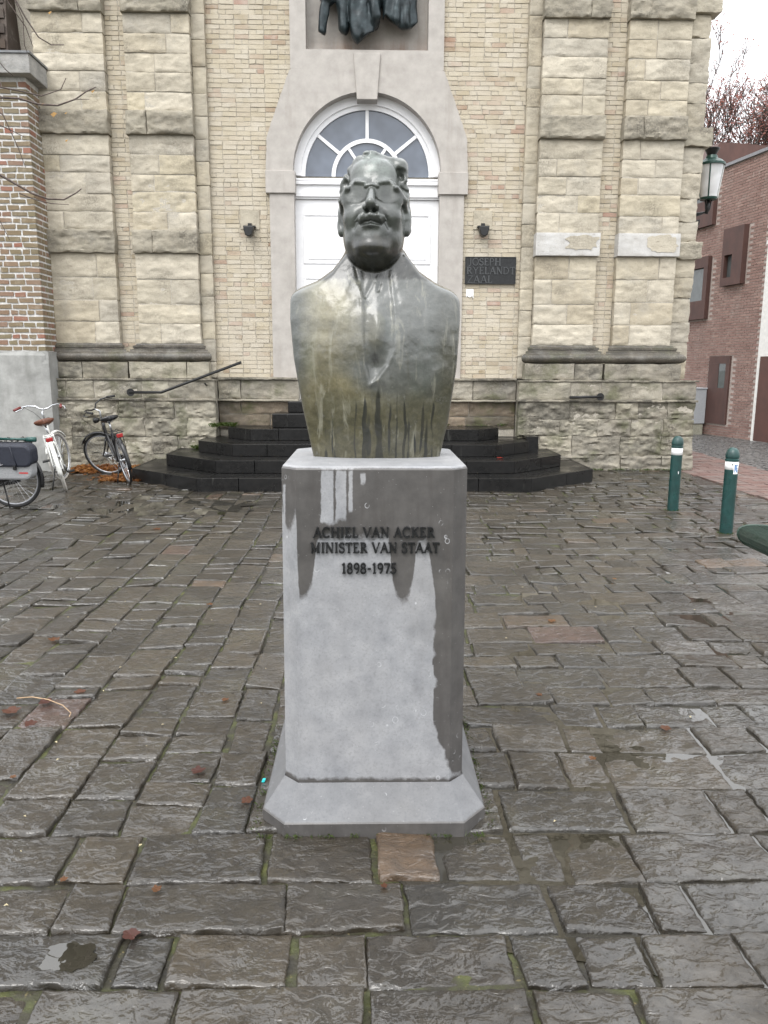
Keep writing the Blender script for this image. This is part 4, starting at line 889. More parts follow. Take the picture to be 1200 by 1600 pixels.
def surface_nets(fn, lo, hi, h, coarse=4, band=.028):
    n = (np.ceil((np.array(hi)-lo)/h/coarse).astype(int))*coarse
    axs = [lo[i]+h*np.arange(n[i]+1) for i in range(3)]
    cs = [a[::coarse]+h*coarse*.5 for a in axs]; G3 = np.meshgrid(*[c[:-1] for c in cs], indexing='ij')
    cd_ = fn(*[g.ravel() for g in G3]).reshape(G3[0].shape)
    D = np.repeat(np.repeat(np.repeat(np.sign(cd_)*.05, coarse, 0), coarse, 1), coarse, 2).astype(np.float32)
    act = np.abs(cd_) < band; A3 = np.repeat(np.repeat(np.repeat(act, coarse, 0), coarse, 1), coarse, 2)
    I = np.argwhere(A3)
    for s0 in range(0, len(I), 400000):
        q = I[s0:s0+400000]; D[q[:,0], q[:,1], q[:,2]] = fn(axs[0][q[:,0]], axs[1][q[:,1]], axs[2][q[:,2]])
    sg = D < 0; c8 = [(a, b, c) for a in (0,1) for b in (0,1) for c in (0,1)]; m_ = np.array(D.shape)-1
    cnt = sum(sg[a:a+m_[0], b:b+m_[1], c:c+m_[2]].astype(np.int8) for a, b, c in c8); cell = np.argwhere((cnt > 0) & (cnt < 8))
    idx = np.full(tuple(m_), -1, np.int32); idx[cell[:,0], cell[:,1], cell[:,2]] = np.arange(len(cell))
    vals = {o: D[cell[:,0]+o[0], cell[:,1]+o[1], cell[:,2]+o[2]] for o in c8}
    acc = np.zeros((len(cell), 3)); num = np.zeros(len(cell))
    for o in c8:
        for ax_ in range(3):
            if o[ax_]: continue
            o2 = list(o); o2[ax_] = 1; a, b = vals[o], vals[tuple(o2)]; cr = (a < 0) != (b < 0)
            t = np.where(cr, a/np.where(a == b, 1, a-b), 0); p = np.tile(np.array(o, float), (len(cell), 1)); p[:, ax_] = t
            acc += p*cr[:, None]; num += cr
    Vv = lo+h*(cell+acc/num[:, None]); Fs = []
    for ax_ in range(3):
        a1, a2 = (ax_+1) % 3, (ax_+2) % 3
        s0 = [slice(None)]*3; s1 = [slice(None)]*3; s0[ax_] = slice(0, -1); s1[ax_] = slice(1, None)
        cr = np.argwhere(sg[tuple(s0)] != sg[tuple(s1)]); cr = cr[(cr[:,a1] > 0) & (cr[:,a2] > 0) & (cr[:,a1] < m_[a1]) & (cr[:,a2] < m_[a2])]
        def cid(d1, d2): q = cr.copy(); q[:,a1] -= d1; q[:,a2] -= d2; return idx[q[:,0], q[:,1], q[:,2]]
        quad_ = np.stack([cid(1,1), cid(0,1), cid(0,0), cid(1,0)], 1); ins = sg[cr[:,0], cr[:,1], cr[:,2]]
        quad_[~ins] = quad_[~ins][:, ::-1]; Fs.append(quad_[(quad_ >= 0).all(1)])
    return Vv, np.vstack(Fs)
Vb, Fb = surface_nets(bust_sdf, np.array([-.37,-.20,-.012]), np.array([.37,.27,1.12]), .0030)
lx, lf, lz = Vb[:,0], Vb[:,1], Vb[:,2]
ochre = np.clip(.62*np.exp(-((lx+.16)/.13)**2)+.55*(1-sstep(.10,.36,lz))-.75*sstep(.02,.10,lx)*sstep(.22,.38,lz), 0, 1)*sstep(.72,.58,lz)+.25*np.exp(-((lx-.0)/.05)**2-((lz-.46)/.1)**2)
hz = lz-HC[2]
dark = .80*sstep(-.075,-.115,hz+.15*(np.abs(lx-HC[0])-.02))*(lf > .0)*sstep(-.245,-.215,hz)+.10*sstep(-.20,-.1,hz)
for xs_, zt_, w_ in ((-.185,.26,.004), (-.165,.27,.003), (-.155,.22,.004), (-.08,.30,.004), (-.045,.28,.005), (-.03,.26,.005), (.005,.40,.006), (.02,.25,.004), (.075,.26,.004), (.10,.23,.004), (.118,.25,.005), (.14,.20,.004), (.165,.24,.005), (.18,.22,.004), (.203,.30,.006), (.045,.22,.003)):
    wv = .006*fbm(lz*9+xs_*50, xs_*30, 0, 3); zt_ += random.uniform(-.09,.05); dark += random.uniform(.9,1.7)*np.exp(-((lx-xs_-wv)/(w_*random.uniform(.8,2.0)))**2)*sstep(zt_, zt_-.12, lz)*(.65+.5*vnoise(lz*16, xs_*90, 0, 2))*(lf > 0)
dark += .45*sstep(.21,.29,lx)*np.exp(-((lz-.40)/.14)**2)*(lz < .6)+.55*np.exp(-((lx+.005)/.022)**2-((lz-.36)/.05)**2)*(lf > 0)
Wv = np.stack([BX+lx, BY-lf, BZ+lz], 1)
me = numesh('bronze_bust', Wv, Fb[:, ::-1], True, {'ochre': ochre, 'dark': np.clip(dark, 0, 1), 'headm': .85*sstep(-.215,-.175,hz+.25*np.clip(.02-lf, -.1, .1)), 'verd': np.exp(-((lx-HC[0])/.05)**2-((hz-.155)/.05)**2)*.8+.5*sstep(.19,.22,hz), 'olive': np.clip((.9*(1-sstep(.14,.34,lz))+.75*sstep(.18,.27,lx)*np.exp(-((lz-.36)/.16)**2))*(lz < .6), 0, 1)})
bust = bpy.data.objects.new('bronze_bust', me); C.objects.link(bust); me.materials.append(BRONZE)
tag(bust, 'streaked green-brown bronze bust of a moustached person in spectacles on the pedestal', 'bust')

# ================================================================== BRONZE GROUP IN THE NICHE
def relief(x, f, z):
    d = np.full(x.shape, 9.)
    def fold(a, b, ra, rb, k=.03):
        nonlocal d; d = smin(d, sdC(x, f, z, a, b, ra, rb), k)
    # hanging drapery of two figures: pleats end at uneven hems
    for (xa, za, xb, zb, f0, ra, rb) in (( -.52,1.1,-.66,.16,.22,.09,.065), (-.40,1.3,-.58,.62,.18,.15,.12), (-.30,1.2,-.33,.22,.20,.17,.10), (-.22,1.2,-.10,.10,.26,.17,.13),
            (-.15,1.2,.03,.06,.28,.13,.10), (-.05,1.3,.16,.32,.34,.15,.075), (.10,1.3,.10,.30,.24,.17,.13), (.34,1.2,.36,.34,.24,.15,.12), (.44,1.2,.46,.30,.30,.10,.075), (.56,1.2,.58,.25,.24,.12,.10), (.66,1.2,.70,.27,.20,.10,.075), (.50,1.9,.52,1.1,.2,.26,.22), (-.2,2.0,-.18,1.1,.2,.30,.26)):
        fold((xa, f0*.85, za), (xb, f0, zb), ra, rb, .018)
    d = d+.010*np.sin(x*38+3*np.sin(z*5)+f*10)+.010*fbm(x*9, f*9, z*5, 4)
    d = smin(d, sdE(x, f, z, (-.2,.22,2.45), (.14,.16,.19)), .05); d = smin(d, sdE(x, f, z, (.52,.22,2.3), (.13,.15,.18)), .05)
    d = np.maximum(d, -(z-.02-.30*sstep(.2,.3,x)+.25*(f-.2)-.13*np.sin(x*7+.6)))          # hems
    return np.maximum(d, -f)
RX, RY, RZ = CX-.02, 12.962, 6.44
Vr, Fr = surface_nets(relief, np.array([-.95,-.01,-.35]), np.array([.95,.62,2.8]), .016, 4, .12)
me = numesh('bronze_figures', np.stack([RX+Vr[:,0], RY-Vr[:,1], RZ+Vr[:,2]], 1), Fr[:, ::-1], True)
kk = M('dark_bronze', rough=.35, metal=.4); n_ = kk.noise(8, 5, .6); kk.set('Base Color', kk.ramp(n_, [(.3, (.010,.014,.016)), (.6, (.028,.040,.044)), (.8, (.07,.095,.10))])); kk.set('Normal', kk.bump(kk.noise(30, 4), .3, .01))
bf = bpy.data.objects.new('bronze_figures', me); C.objects.link(bf); me.materials.append(kk.fin()); tag(bf, 'dark bronze draped figures hanging in the niche above the arched door', 'sculpture')

# ================================================================== SMALL THINGS ON THE FACADE
for px, side in ((391, 'left jamb of the door, beside plain brick'), (754, 'door, above the dark name plaque')):
    p = onY(px, 360, YB_)
    MB().box(p[0]-.15, p[0]+.15, YB_-.012, YB_+.03, p[2]-.02+.03, p[2]+.30).build('lamp_stone', LIME, church, bevel=.006)
    t = thing('floodlight', 'small black floodlight on the brick wall '+('left of the white door' if px < 500 else 'above the dark plaque'), 'floodlight', (p[0], YB_-.1, p[2]), 'floodlights beside the door')
    X0, Z0 = p[0], p[2]
    MB().box(X0-.095, X0+.095, YB_-.11, YB_-.013, Z0+.03, Z0+.055).build('bracket', BLACKM, t, bevel=.004)
    MB().prismY([(X0-.075, Z0-.02), (X0-.05, Z0-.10), (X0, Z0-.125), (X0+.05, Z0-.10), (X0+.075, Z0-.02), (X0+.075, Z0+.027), (X0-.075, Z0+.027)], YB_-.22, YB_-.06).build('housing', BLACKM, t, bevel=.01)
    MB().box(X0-.03, X0+.03, YB_-.05, YB_-.013, Z0+.056, Z0+.10).build('mount', BLACKM, t)
a, b = onY(726, 444, YB_), onY(806, 402, YB_); YQ = YB_-.03
pl = thing('name_plaque', 'dark bronze plaque with raised lettering on the buff brick wall', 'plaque', (float(a[0]+b[0])/2, YQ, float(a[2])))
MB().box(a[0], b[0], YQ, YB_+.004, a[2], b[2]).build('plate', PLAQ, pl, bevel=.005)
fr = MB(); t_ = .012
for q in ((a[0],b[0],a[2],a[2]+t_), (a[0],b[0],b[2]-t_,b[2]), (a[0],a[0]+t_,a[2]+t_,b[2]-t_), (b[0]-t_,b[0],a[2]+t_,b[2]-t_)): fr.box(q[0], q[1], YQ-.008, YQ-.0005, q[2], q[3])
fr.build('rim', PLAQ, pl)
PLET = plain('plaque_letter', (.075,.078,.08), .35, .5); Wq, Hq = b[0]-a[0], b[2]-a[2]
for tx, x0, x1, z0 in (('JOSEPH', .06, .70, .68), ('RYELANDT', .03, .985, .36), ('ZAAL', .05, .54, .04)): write(tx, a[0]+Wq*x0, a[0]+Wq*x1, a[2]+Hq*z0, Hq*.27, YQ-.0005, .012, PLET, pl, .10)
a, b = onY(728, 467, YB_), onY(740, 452, YB_)
tag(MB().prismY([(a[0],a[2]+.02),(a[0]+.02,a[2]+.045),((a[0]+b[0])/2,a[2]+.02),(b[0]-.02,a[2]+.045),(b[0],a[2]),(b[0],b[2]),(a[0],b[2])], YB_-.008, YB_-.003).build('paper_notice', PAPER), 'small white paper notice stuck below the dark plaque', 'notice')

# ---- lantern on the flank
LY = 13.25; lt = onY(1113, 232, LY); lb = onY(1112, 312, LY); LX = float(lt[0]); LZ0, LZ1 = float(lb[2]), float(lt[2]); LH = LZ1-LZ0
lan = thing('street_lantern', 'green and black street lantern with frosted glass on the church corner', 'lamp', (LX, LY, LZ0-.35))
MB().lathe([(.0,LZ0-.005),(.13,LZ0-.005),(.14,LZ0+.03),(.12,LZ0+.035)], (LX,LY,0), 24).build('bottom_ring', GREEND, lan, angle=40)
MB().lathe([(.125,LZ0+.03),(.195,LZ0+LH*.66)], (LX,LY,0), 24).build('glass', LANT, lan, smooth=True)
for q in range(4):
    a = R(45+90*q+20); MB().tube([(LX+.135*math.cos(a), LY+.135*math.sin(a), LZ0+.02), (LX+.203*math.cos(a), LY+.203*math.sin(a), LZ0+LH*.67)], .011, 6).build('frame_bar', plain('lantern_bar', (.5,.5,.48), .4) if q == 3 else GREEND, lan)
MB().lathe([(.20,LZ0+LH*.655),(.225,LZ0+LH*.66),(.225,LZ0+LH*.70),(.20,LZ0+LH*.72),(.17,LZ0+LH*.76),(.10,LZ0+LH*.80),(.085,LZ0+LH*.86)], (LX,LY,0), 24).build('canopy', GREEND, lan, angle=40)
MB().lathe([(.085,LZ0+LH*.86),(.07,LZ0+LH*.875),(.12,LZ0+LH*.99),(.115,LZ0+LH),(.0,LZ0+LH)], (LX,LY,0), 20).build('chimney', BLACKM, lan, angle=40)
MB().tube([(LX,LY,LZ0-.002), (LX,LY,LZ0-.10), (LX-.02,LY,LZ0-.22)], .03, 8).build('stem', BLACKM, lan, smooth=True)
arm = MB().tube([(LX-.02,LY,LZ0-.20), (LX-.25,LY,LZ0-.23), (5.1,LY,LZ0-.23)], .018, 8)
arm.tube([(LX-.08,LY,LZ0-.22)]+[(LX-.22+.10*math.cos(a), LY, LZ0-.34+.09*math.sin(a)) for a in np.linspace(1.2, 6.5, 14)]+[(5.1,LY,LZ0-.45)], .013, 6)
for s_ in (-1, 1): arm.tube([(LX+s_*.05,LY,LZ0-.01), (LX+s_*.035,LY,LZ0-.14), (LX,LY,LZ0-.20)], .011, 6)
arm.build('bracket_arm', BLACKM, lan, smooth=True)

# ================================================================== BRICK PIER ON THE LEFT
YF = 12.10
xc = float(onY(66, 480, YF)[0]); ztop = float(onY(40, 120, YF)[2]); zbase = float(onY(40, 549, YF)[2]); XL = -7.2
pier = thing('brick_pier', 'brown brick boundary pier with wide white joints, grey rendered foot and pale coping', 'wall', (xc-.6, YF+.4, 0))
core = MB().box(XL, xc-.006, YF+.012, 12.95, zbase, ztop).build('pier_wall', WMORT, pier)
hc = .0885; z = zbase+.012; row = 0; nb_ = 0; spare = MB()
while z+.06 < ztop:
    x = xc; first = True
    L0 = .21 if row % 2 else .105
    while x > XL:
        L = L0 if first else random.choice([.21,.21,.10,.12,.16]) ; first = False
        x0 = max(x-L, XL); Yf = YF+random.uniform(-.004,.004); pad = random.uniform(0,.006)
        vis = proj((x-.02, YF, z))[0] > -30
        tgt = MB() if (vis and nb_ < 210) else spare
        j = lambda: random.uniform(-.007,.007)
        tgt.add([(x0+j(),Yf,z+pad+j()),(x+(0 if x == xc else j()),Yf,z+pad+j()),(x+(0 if x == xc else j()),Yf,z+.062+j()),(x0+j(),Yf,z+.062+j()),(x0,YF+.05,z),(x,YF+.05,z),(x,YF+.05,z+.06),(x0,YF+.05,z+.06)], [(0,1,2,3),(1,0,4,5),(2,1,5,6),(3,2,6,7),(0,3,7,4)])
        if tgt is not spare: tgt.build('brick', PBRICK, core); nb_ += 1
        x = x0-.024
    ys = YF+.06
    while ys < 12.9:
        L = .19 if row % 2 else .10
        MB().box(xc-.05, xc+random.uniform(-.003,.003), ys, min(ys+L, 12.93), z, z+.062).build('brick', PBRICK, core) if ys < 12.45 else spare.box(xc-.05, xc, ys, min(ys+L, 12.93), z, z+.062)
        ys += L+.022
    z += hc; row += 1
spare.build('bricks', PBRICK, core, kind='stuff')
foot = MB(); xr = float(onY(80, 620, YF-.05)[0])
V = []; NX, NZ = 24, 30
for j in range(NZ+1):
    for i in range(NX+1):
        u, v_ = i/NX, j/NZ; xx = XL+(xr-XL)*u; zz = -.02+(zbase+.02)*v_
        V.append((xx-.05*(v_ > .93)*(u > .97), YF-.06+.008*float(fbm(xx*3, zz*3, 0, 5))+(.03 if v_ > .98 else 0)+(.02 if u > .99 else 0), zz))
F = [(j*(NX+1)+i, j*(NX+1)+i+1, (j+1)*(NX+1)+i+1, (j+1)*(NX+1)+i) for j in range(NZ) for i in range(NX)]
b0 = len(V); V += [(xr, 12.5, -.02), (xr, 12.5, zbase), (XL, 12.5, zbase)]
F += [tuple([j*(NX+1)+NX for j in range(NZ+1)][::-1])+(b0, b0+1)][:0]
foot.add(V[:b0], F); foot.box(XL, xr-.001, YF-.04, 12.9, -.02, zbase-.002); foot.build('rendered_foot', RENDER, pier, smooth=False)
cl_, cr_ = XL, float(onY(37, 100, YF-.16)[0]); zc0, zc1 = ztop-.005, float(onY(37, 83, YF-.16)[2])
o = MB().box(cl_, xc+.14, YF-.16, 12.97, zc0, zc1).build('coping', stone_mat('grey_coping', [(.42,.42,.41), (.5,.5,.49)], 1., 0, 1, .3), pier, bevel=.01); attr_dirt(o, .5)
o = MB().box(cl_, xc+.16, YF-.18, 12.97, zc1+.001, zc1+.03).build('coping_lead', plain('lead', (.16,.165,.17), .5), pier)
# tiled slope of the low roof behind the pier
tr_ = thing('tiled_lean_to', 'dark brown tiled roof slope rising behind the brick pier coping', 'roof', (-6.2, 12.6, zc1))
TILE = brick_mat('dark_roof_tile', [(0, (.03,.02,.016)), (.6, (.05,.034,.026)), (1, (.07,.045,.03))], (.05,.04,.035), .3)
bk_ = MB().add([(XL,12.45,zc1+.03),(-5.30,12.45,zc1+.03),(-5.45,12.95,zc1+2.6),(XL,12.95,zc1+2.6),(XL,13.0,zc1+.03),(-5.30,13.0,zc1+.03)], [(0,1,2,3),(1,5,2)]).build('slope', TILE, tr_)
tb = MB(); 
for r_ in range(22):
    zz = zc1+.04+r_*.11; yy = 12.45+.5*(r_*.11/2.57); x = -5.33-.15*(r_*.11/2.57)-(.08 if r_ % 2 else 0)
    while x > -6.4:
        MB().box(x-.158, x, yy-.022+random.uniform(-.004,.004), yy+.01, zz, zz+.125).build('tile', TILE, bk_) if r_ < 14 and x > -5.9 else tb.box(x-.158, x, yy-.022, yy+.01, zz, zz+.125)
        x -= .165
tb.build('tiles', TILE, bk_, kind='stuff')

# ================================================================== RED HOUSE, WHITE HOUSE, CABINET (side street)
A_, B_ = Vector(onZ(1080, 676)[:2]), Vector(onZ(1173, 689)[:2]); dirw = (A_-B_).normalized(); nw = Vector((-dirw.y, dirw.x))
if nw.x > 0: nw = -nw                                              # wall normal, towards the street
def wall_uv(px, py, off=0.):                                       # photo pixel -> (distance along wall from B, height)
    d = ray(px, py); P0 = np.array([B_.x+nw.x*off, B_.y+nw.y*off, 0]); n3 = np.array([nw.x, nw.y, 0]); t = ((P0-_C)@n3)/(d@n3); p = _C+d*t
    return float((p[0]-B_.x)*dirw.x+(p[1]-B_.y)*dirw.y), float(p[2])
def W(u, z, o): return (B_.x+dirw.x*u+nw.x*o, B_.y+dirw.y*u+nw.y*o, z)
def wbox(mb, u0, u1, z0, z1, o0, o1, rnd=None):
    P = [W(u0,z0,o0),W(u1,z0,o0),W(u1,z0,o1),W(u0,z0,o1),W(u0,z1,o0),W(u1,z1,o0),W(u1,z1,o1),W(u0,z1,o1)]
    return mb.add(P, [(0,1,2,3),(7,6,5,4),(4,5,1,0),(5,6,2,1),(6,7,3,2),(7,4,0,3)], rnd)
HZ = wall_uv(1134, 262)[1]
house = thing('red_brick_house', 'narrow red brick house with rusted steel window boxes beside the church', 'building', (B_.x+2, B_.y+3, 0))
UL = 9.0
hw = wbox(MB(), .01, UL, 0, HZ, -5, -.012).build('wall', RMORT, house)
open_ = []                                                        # openings: frame outline and pane outline
def rect(px0, py0, px1, py1): (u0, z0), (u1, z1) = wall_uv(px0, py0), wall_uv(px1, py1); return min(u0,u1), max(u0,u1), min(z0,z1), max(z0,z1)
frames = [('window', rect(1113, 400, 1086, 500), rect(1108, 412, 1088, 488), (-.02, .10)), ('window', rect(1171, 350, 1131, 448), rect(1151, 397, 1136, 435), (-.02, .12)), ('window', rect(1122, 300, 1092, 352), rect(1119, 300, 1094, 330), (-.02, .10)), ('door', rect(1143, 556, 1102, 660), rect(1136, 568, 1122, 606), (-.02, .03))]
u0, u1, z0, z1 = frames[0][1]; frames[0] = ('window', (u0, u0+1.9, z0, z1), (u0+.16, u0+1.7, z0+.45, z1-.25), (-.02, .10))
u0, u1, z0, z1 = frames[2][1]; frames[2] = ('window', (u0, u0+2.4, z0-.1, min(z1+.5, HZ-.3)), (u0+.18, u0+2.1, z0+.5, min(z1+.3, HZ-.5)), (-.02, .10))
rb = MB(); z = .02; row = 0
while z+.06 < HZ:
    u = .02+(.11 if row % 2 else 0)
    while u < UL:
        L = .205
        if not any(f[1][0]-.1 < u+.1 < f[1][1] and f[1][2]-.02 < z+.03 < f[1][3] for f in frames): wbox(rb, u, min(u+L, UL), z, z+.048, -.03, random.uniform(-.003,.003))
        u += .216
    z += .062; row += 1
rb.build('bricks', RBRICK, hw, kind='stuff')
for nm, f, g, (o0, o1) in frames:
    mb = MB()
    for (a, b, c, d) in ((f[0], f[1], f[2], g[2]), (f[0], f[1], g[3], f[3]), (f[0], g[0], g[2]+.001, g[3]-.001), (g[1], f[1], g[2]+.001, g[3]-.001)): wbox(mb, a, b, c, d, o0, o1)
    fo = mb.build(nm, COR, house); wbox(MB(), g[0]+.001, g[1]-.001, g[2]+.001, g[3]-.001, -.015, .02).build('pane', HGLASS, fo)
cp = wbox(MB(), -.05, UL, HZ+.001, HZ+.07, -.35, .05).build('parapet_cap', plain('grey_zinc', (.20,.20,.21), .5), house)
# rusted-steel roof storey set back from the street
UR = 3.0; d_ = ray(1126, 222); P0 = np.array(W(UR, 0, 0)); n3 = np.array([dirw.x, dirw.y, 0]); pr = _C+d_*(((P0-_C)@n3)/(d_@n3)); zr = float(pr[2]); orr = float((pr[:2]-P0[:2])@np.array([nw.x, nw.y]))
prof_ = [(-.02, HZ+.001), (-.02, HZ+.12), (orr, zr), (-5, zr), (-5, HZ+.001)]; V = [W(UR, z, o_) for o_, z in prof_]+[W(UL, z, o_) for o_, z in prof_]
MB().add(V, [(0,1,2,3,4), (9,8,7,6,5)]+[(i, 5+i, 5+(i+1)%5, (i+1)%5) for i in range(5)]).build('roof_storey', COR, house)
wh = thing('white_house', 'white painted brick house with brown door next to the red brick house', 'building', (B_.x+.5, B_.y-2, 0))
wb = wbox(MB(), -6, 0, 0, wall_uv(1198, 384)[1]+.02, -5, .02).build('wall', WBRICK, wh)
u0 = wall_uv(1187, 600)[0]; zt_ = wall_uv(1192, 557)[1]
wbox(MB(), u0-2.6, u0, 0.02, zt_, -.02, .045).build('door', GDOOR, wh)
wbox(MB(), -6.05, .0, wall_uv(1198, 384)[1]+.021, wall_uv(1198, 384)[1]+.1, -5, .06).build('roof_edge', plain('white_trim', (.7,.7,.7), .6), wh)
cb_ = thing('utility_cabinet', 'pale grey utility cabinet on a concrete foot against the red house', 'cabinet', W(2.4, 0, .3))
uA = wall_uv(1103, 677)[0]
q0, q1 = uA+.05, uA+.62
wbox(MB(), q0+.03, q1-.03, -.02, .27, .05, .36).build('foot', CABB, cb_, bevel=.01); wbox(MB(), q0, q1, .271, 1.12, .03, .40).build('housing', CABG, cb_, bevel=.015)
wbox(MB(), q0+.04, q1-.04, .32, 1.06, .401, .412).build('door', CABG, cb_, bevel=.004); wbox(MB(), q0-.02, q1+.02, 1.121, 1.16, .01, .43).build('lid', CABG, cb_, bevel=.01)

# ================================================================== TREES
def grow(mb, tips, p, d, L, r, depth, spread, seg=5, up_=.12):
    pts = [p]; rs = [r]; q = Vector(p); dd = Vector(d).normalized(); n = 4
    for i in range(n):
        dd = (dd+Vector((random.uniform(-1,1), random.uniform(-1,1), random.uniform(-1,1)))*.16+Vector((0,0,up_*.5))).normalized(); q = q+dd*(L/n); pts.append(tuple(q)); rs.append(r*(1-.45*(i+1)/n))
    mb.tube(pts, [max(v, .011) for v in rs], seg, False)
    if depth == 0: tips.append((Vector(pts[-2]), dd)); tips.append((q, dd)); return
    for c in range(random.choice([2,3,3])):
        k = random.choice([2,3,4]); nd = (dd+Vector((random.uniform(-1,1), random.uniform(-1,1), random.uniform(-.5,.8)))*spread).normalized()
        grow(mb, tips, pts[k], nd, L*random.uniform(.6,.82), rs[k]*.78, depth-1, spread, max(3, seg-1), up_)
def leaves(tips, n, size, spread):
    mb = MB()
    for _ in range(n):
        t, d = random.choice(tips); c = t+Vector((random.gauss(0,spread), random.gauss(0,spread), random.gauss(0,spread)))
        a = Vector((random.uniform(-1,1), random.uniform(-1,1), random.uniform(-1,1))).normalized()*size*random.uniform(.6,1.3); b = a.orthogonal().normalized()*size*random.uniform(.35,.7)
        mb.add([c-a*.5, c+b*.5, c+a*.5, c-b*.5], [(0,1,2,3)])
    return mb
def tree(name, label, x, y, h, r, depth, nleaf, size, mat, spread=.75, sp=.25):
    t = thing(name, label, 'tree', (x, y, 0)); mb = MB(); tips = []; H0 = h*.32
    mb.tube([(x,y,-.1), (x+.1,y,H0*.5), (x,y+.1,H0)], [r, r*.85, r*.75], 10, False)
    for q in range(5):
        a = 2*math.pi*q/5+random.random(); grow(mb, tips, (x, y+.1, H0*(.88+.03*q)), (math.cos(a)*.75, math.sin(a)*.75, 1), h*.26, r*.5, depth, spread)
    mb.build('trunk', BARK, t, smooth=True); leaves(tips, nleaf, size, sp).build('crown', mat, t)
    return t
tree('bare_tree', 'tall thinning tree with scattered dull red leaves behind the red house', 14.4, 30, 14.2, .36, 6, 9000, .12, LEAFT, .8, .16)
tree('autumn_tree', 'lower tree with denser orange leaves behind the roof of the red house', 16.4, 35, 12.0, .3, 5, 9000, .20, LEAFU, .8, .35)
tree('slender_tree', 'slender tree with sparse reddish leaves right of the tall thinning tree', 17.4, 33, 14.0, .34, 6, 9000, .12, LEAFT, .75, .16)
# overhanging twigs of a young tree that stands just left of the view
yt = thing('young_tree', 'young bare tree whose thin twigs reach over the brick pier', 'tree', (-5.0, 7.3, 0)); tw = MB(); tw.tube([(-5.0,7.3,-.1), (-5.03,7.3,2.2), (-4.98,7.3,5.2), (-5.1,7.35,7)], [.07,.06,.045,.02], 8, False)
tips = []
def twig(pp, r0, Y=7.3, root=None):
    P = [tuple(onY(px, py, Y+.25*i/len(pp))) for i, (px, py) in enumerate(pp)]
    if root is not None: P = [root]+P
    tw.tube(P, [r0*(1-.75*i/(len(P)-1))+.0015 for i in range(len(P))], 5, False); tips.extend((Vector(p), Vector((1,0,0))) for p in P[2:])
twig([(-60,170),(-10,152),(30,154),(60,163),(90,165),(118,155),(135,143),(150,136)], .012, root=(-4.99,7.3,3.4))
twig([(-80,250),(-20,262),(15,282),(50,302),(75,311),(100,312),(120,301),(127,295)], .013, root=(-5.0,7.3,2.8))
twig([(30,302),(55,312),(80,318),(108,320)], .004); twig([(-40,120),(0,136),(30,142),(65,150),(95,140),(103,122)], .008, root=(-4.99,7.3,3.6))
twig([(-60,20),(-5,-30),(20,-8),(40,28),(60,58),(80,70),(100,70)], .009, root=(-5.0,7.3,4.3)); twig([(10,0),(40,42),(52,74)], .004); twig([(-40,150),(5,180),(28,230),(40,262)], .006, root=(-4.99,7.3,3.3)); twig([(-30,185),(10,200),(40,215)], .005); twig([(118,155),(140,155)], .003); twig([(-40,330),(0,345),(15,375)], .005, root=(-5.0,7.3,2.5)); twig([(-50,40),(10,110),(20,118)], .005, root=(-4.99,7.3,3.9)); twig([(0,0),(14,-20),(36,30),(38,70),(45,88)], .004)
tw.build('trunk', BARK, yt, smooth=True); lv = MB()
for (px, py, s_) in ((84,179,.05), (78,20,.03), (103,177,.02), (145,143,.03), (66,163,.025), (104,220,.025)):
    c = Vector(onY(px, py, 7.4)); lv.add([c+Vector((-s_*.6,0,0)), c+Vector((0,-.01,-s_*.5)), c+Vector((s_*.6,0,.01)), c+Vector((0,.01,s_*.5))], [(0,1,2,3)])
lv.build('crown', mk_leaf('yellow_leaf', [(.38,.2,.03), (.5,.28,.05)]), yt)

# ================================================================== BICYCLES
def xf(mb, Mx): mb.v = [tuple(Mx @ Vector(p)) for p in mb.v]; return mb
def wheel(parent, cx, Mx, tyre, rim, r=.345, name='wheel'):
    ring = lambda rad, tr, seg=40, s2=8: MB().tube([(cx+rad*math.cos(a), 0, .345+rad*math.sin(a)) for a in np.linspace(0, 2*math.pi, seg+1)[:-1]], tr, s2, closed=True)
    t = part(name, xf(ring(r-.018, .018), Mx), tyre, parent, smooth=True)
    part('rim', xf(ring(r-.042, .010), Mx), rim, t, smooth=True)
    sp = MB()
    for k in range(28):
        a = 2*math.pi*k/28; b = a+(.35 if k % 2 else -.35); y_ = .028 if k % 4 < 2 else -.028
        sp.tube([(cx+.022*math.cos(b), y_, .345+.022*math.sin(b)), (cx+(r-.045)*math.cos(a), 0, .345+(r-.045)*math.sin(a))], .0016, 3, False)
    part('spokes', xf(sp, Mx), CHROME, t); part('hub', xf(MB().lathe([(0,-.05),(.012,-.05),(.012,-.035),(.03,-.032),(.018,-.025),(.018,.025),(.03,.032),(.012,.035),(.012,.05),(0,.05)], (cx,0,.345), 12, 'y'), Mx), CHROME, t, smooth=True)
    return t
def guard(parent, cx, Mx, mat, a0, a1, r=.375, w_=.028):
    mb = MB(); V = []; F = []; n = 24; prof = [(-w_, -.022), (-w_*.8, -.004), (0, .004), (w_*.8, -.004), (w_, -.022)]
    for i in range(n+1):
        a = R(a0+(a1-a0)*i/n)
        for (y_, dr) in prof: V.append((cx+(r+dr)*math.cos(a), y_, .345+(r+dr)*math.sin(a)))
    for i in range(n):
        for j in range(4): F.append((i*5+j, i*5+j+1, i*5+6+j, i*5+5+j))
    mb.add(V, F); o = part('mudguard', xf(mb, Mx), mat, parent, smooth=True); s_ = o.modifiers.new('thick', 'SOLIDIFY'); s_.thickness = .003; return o
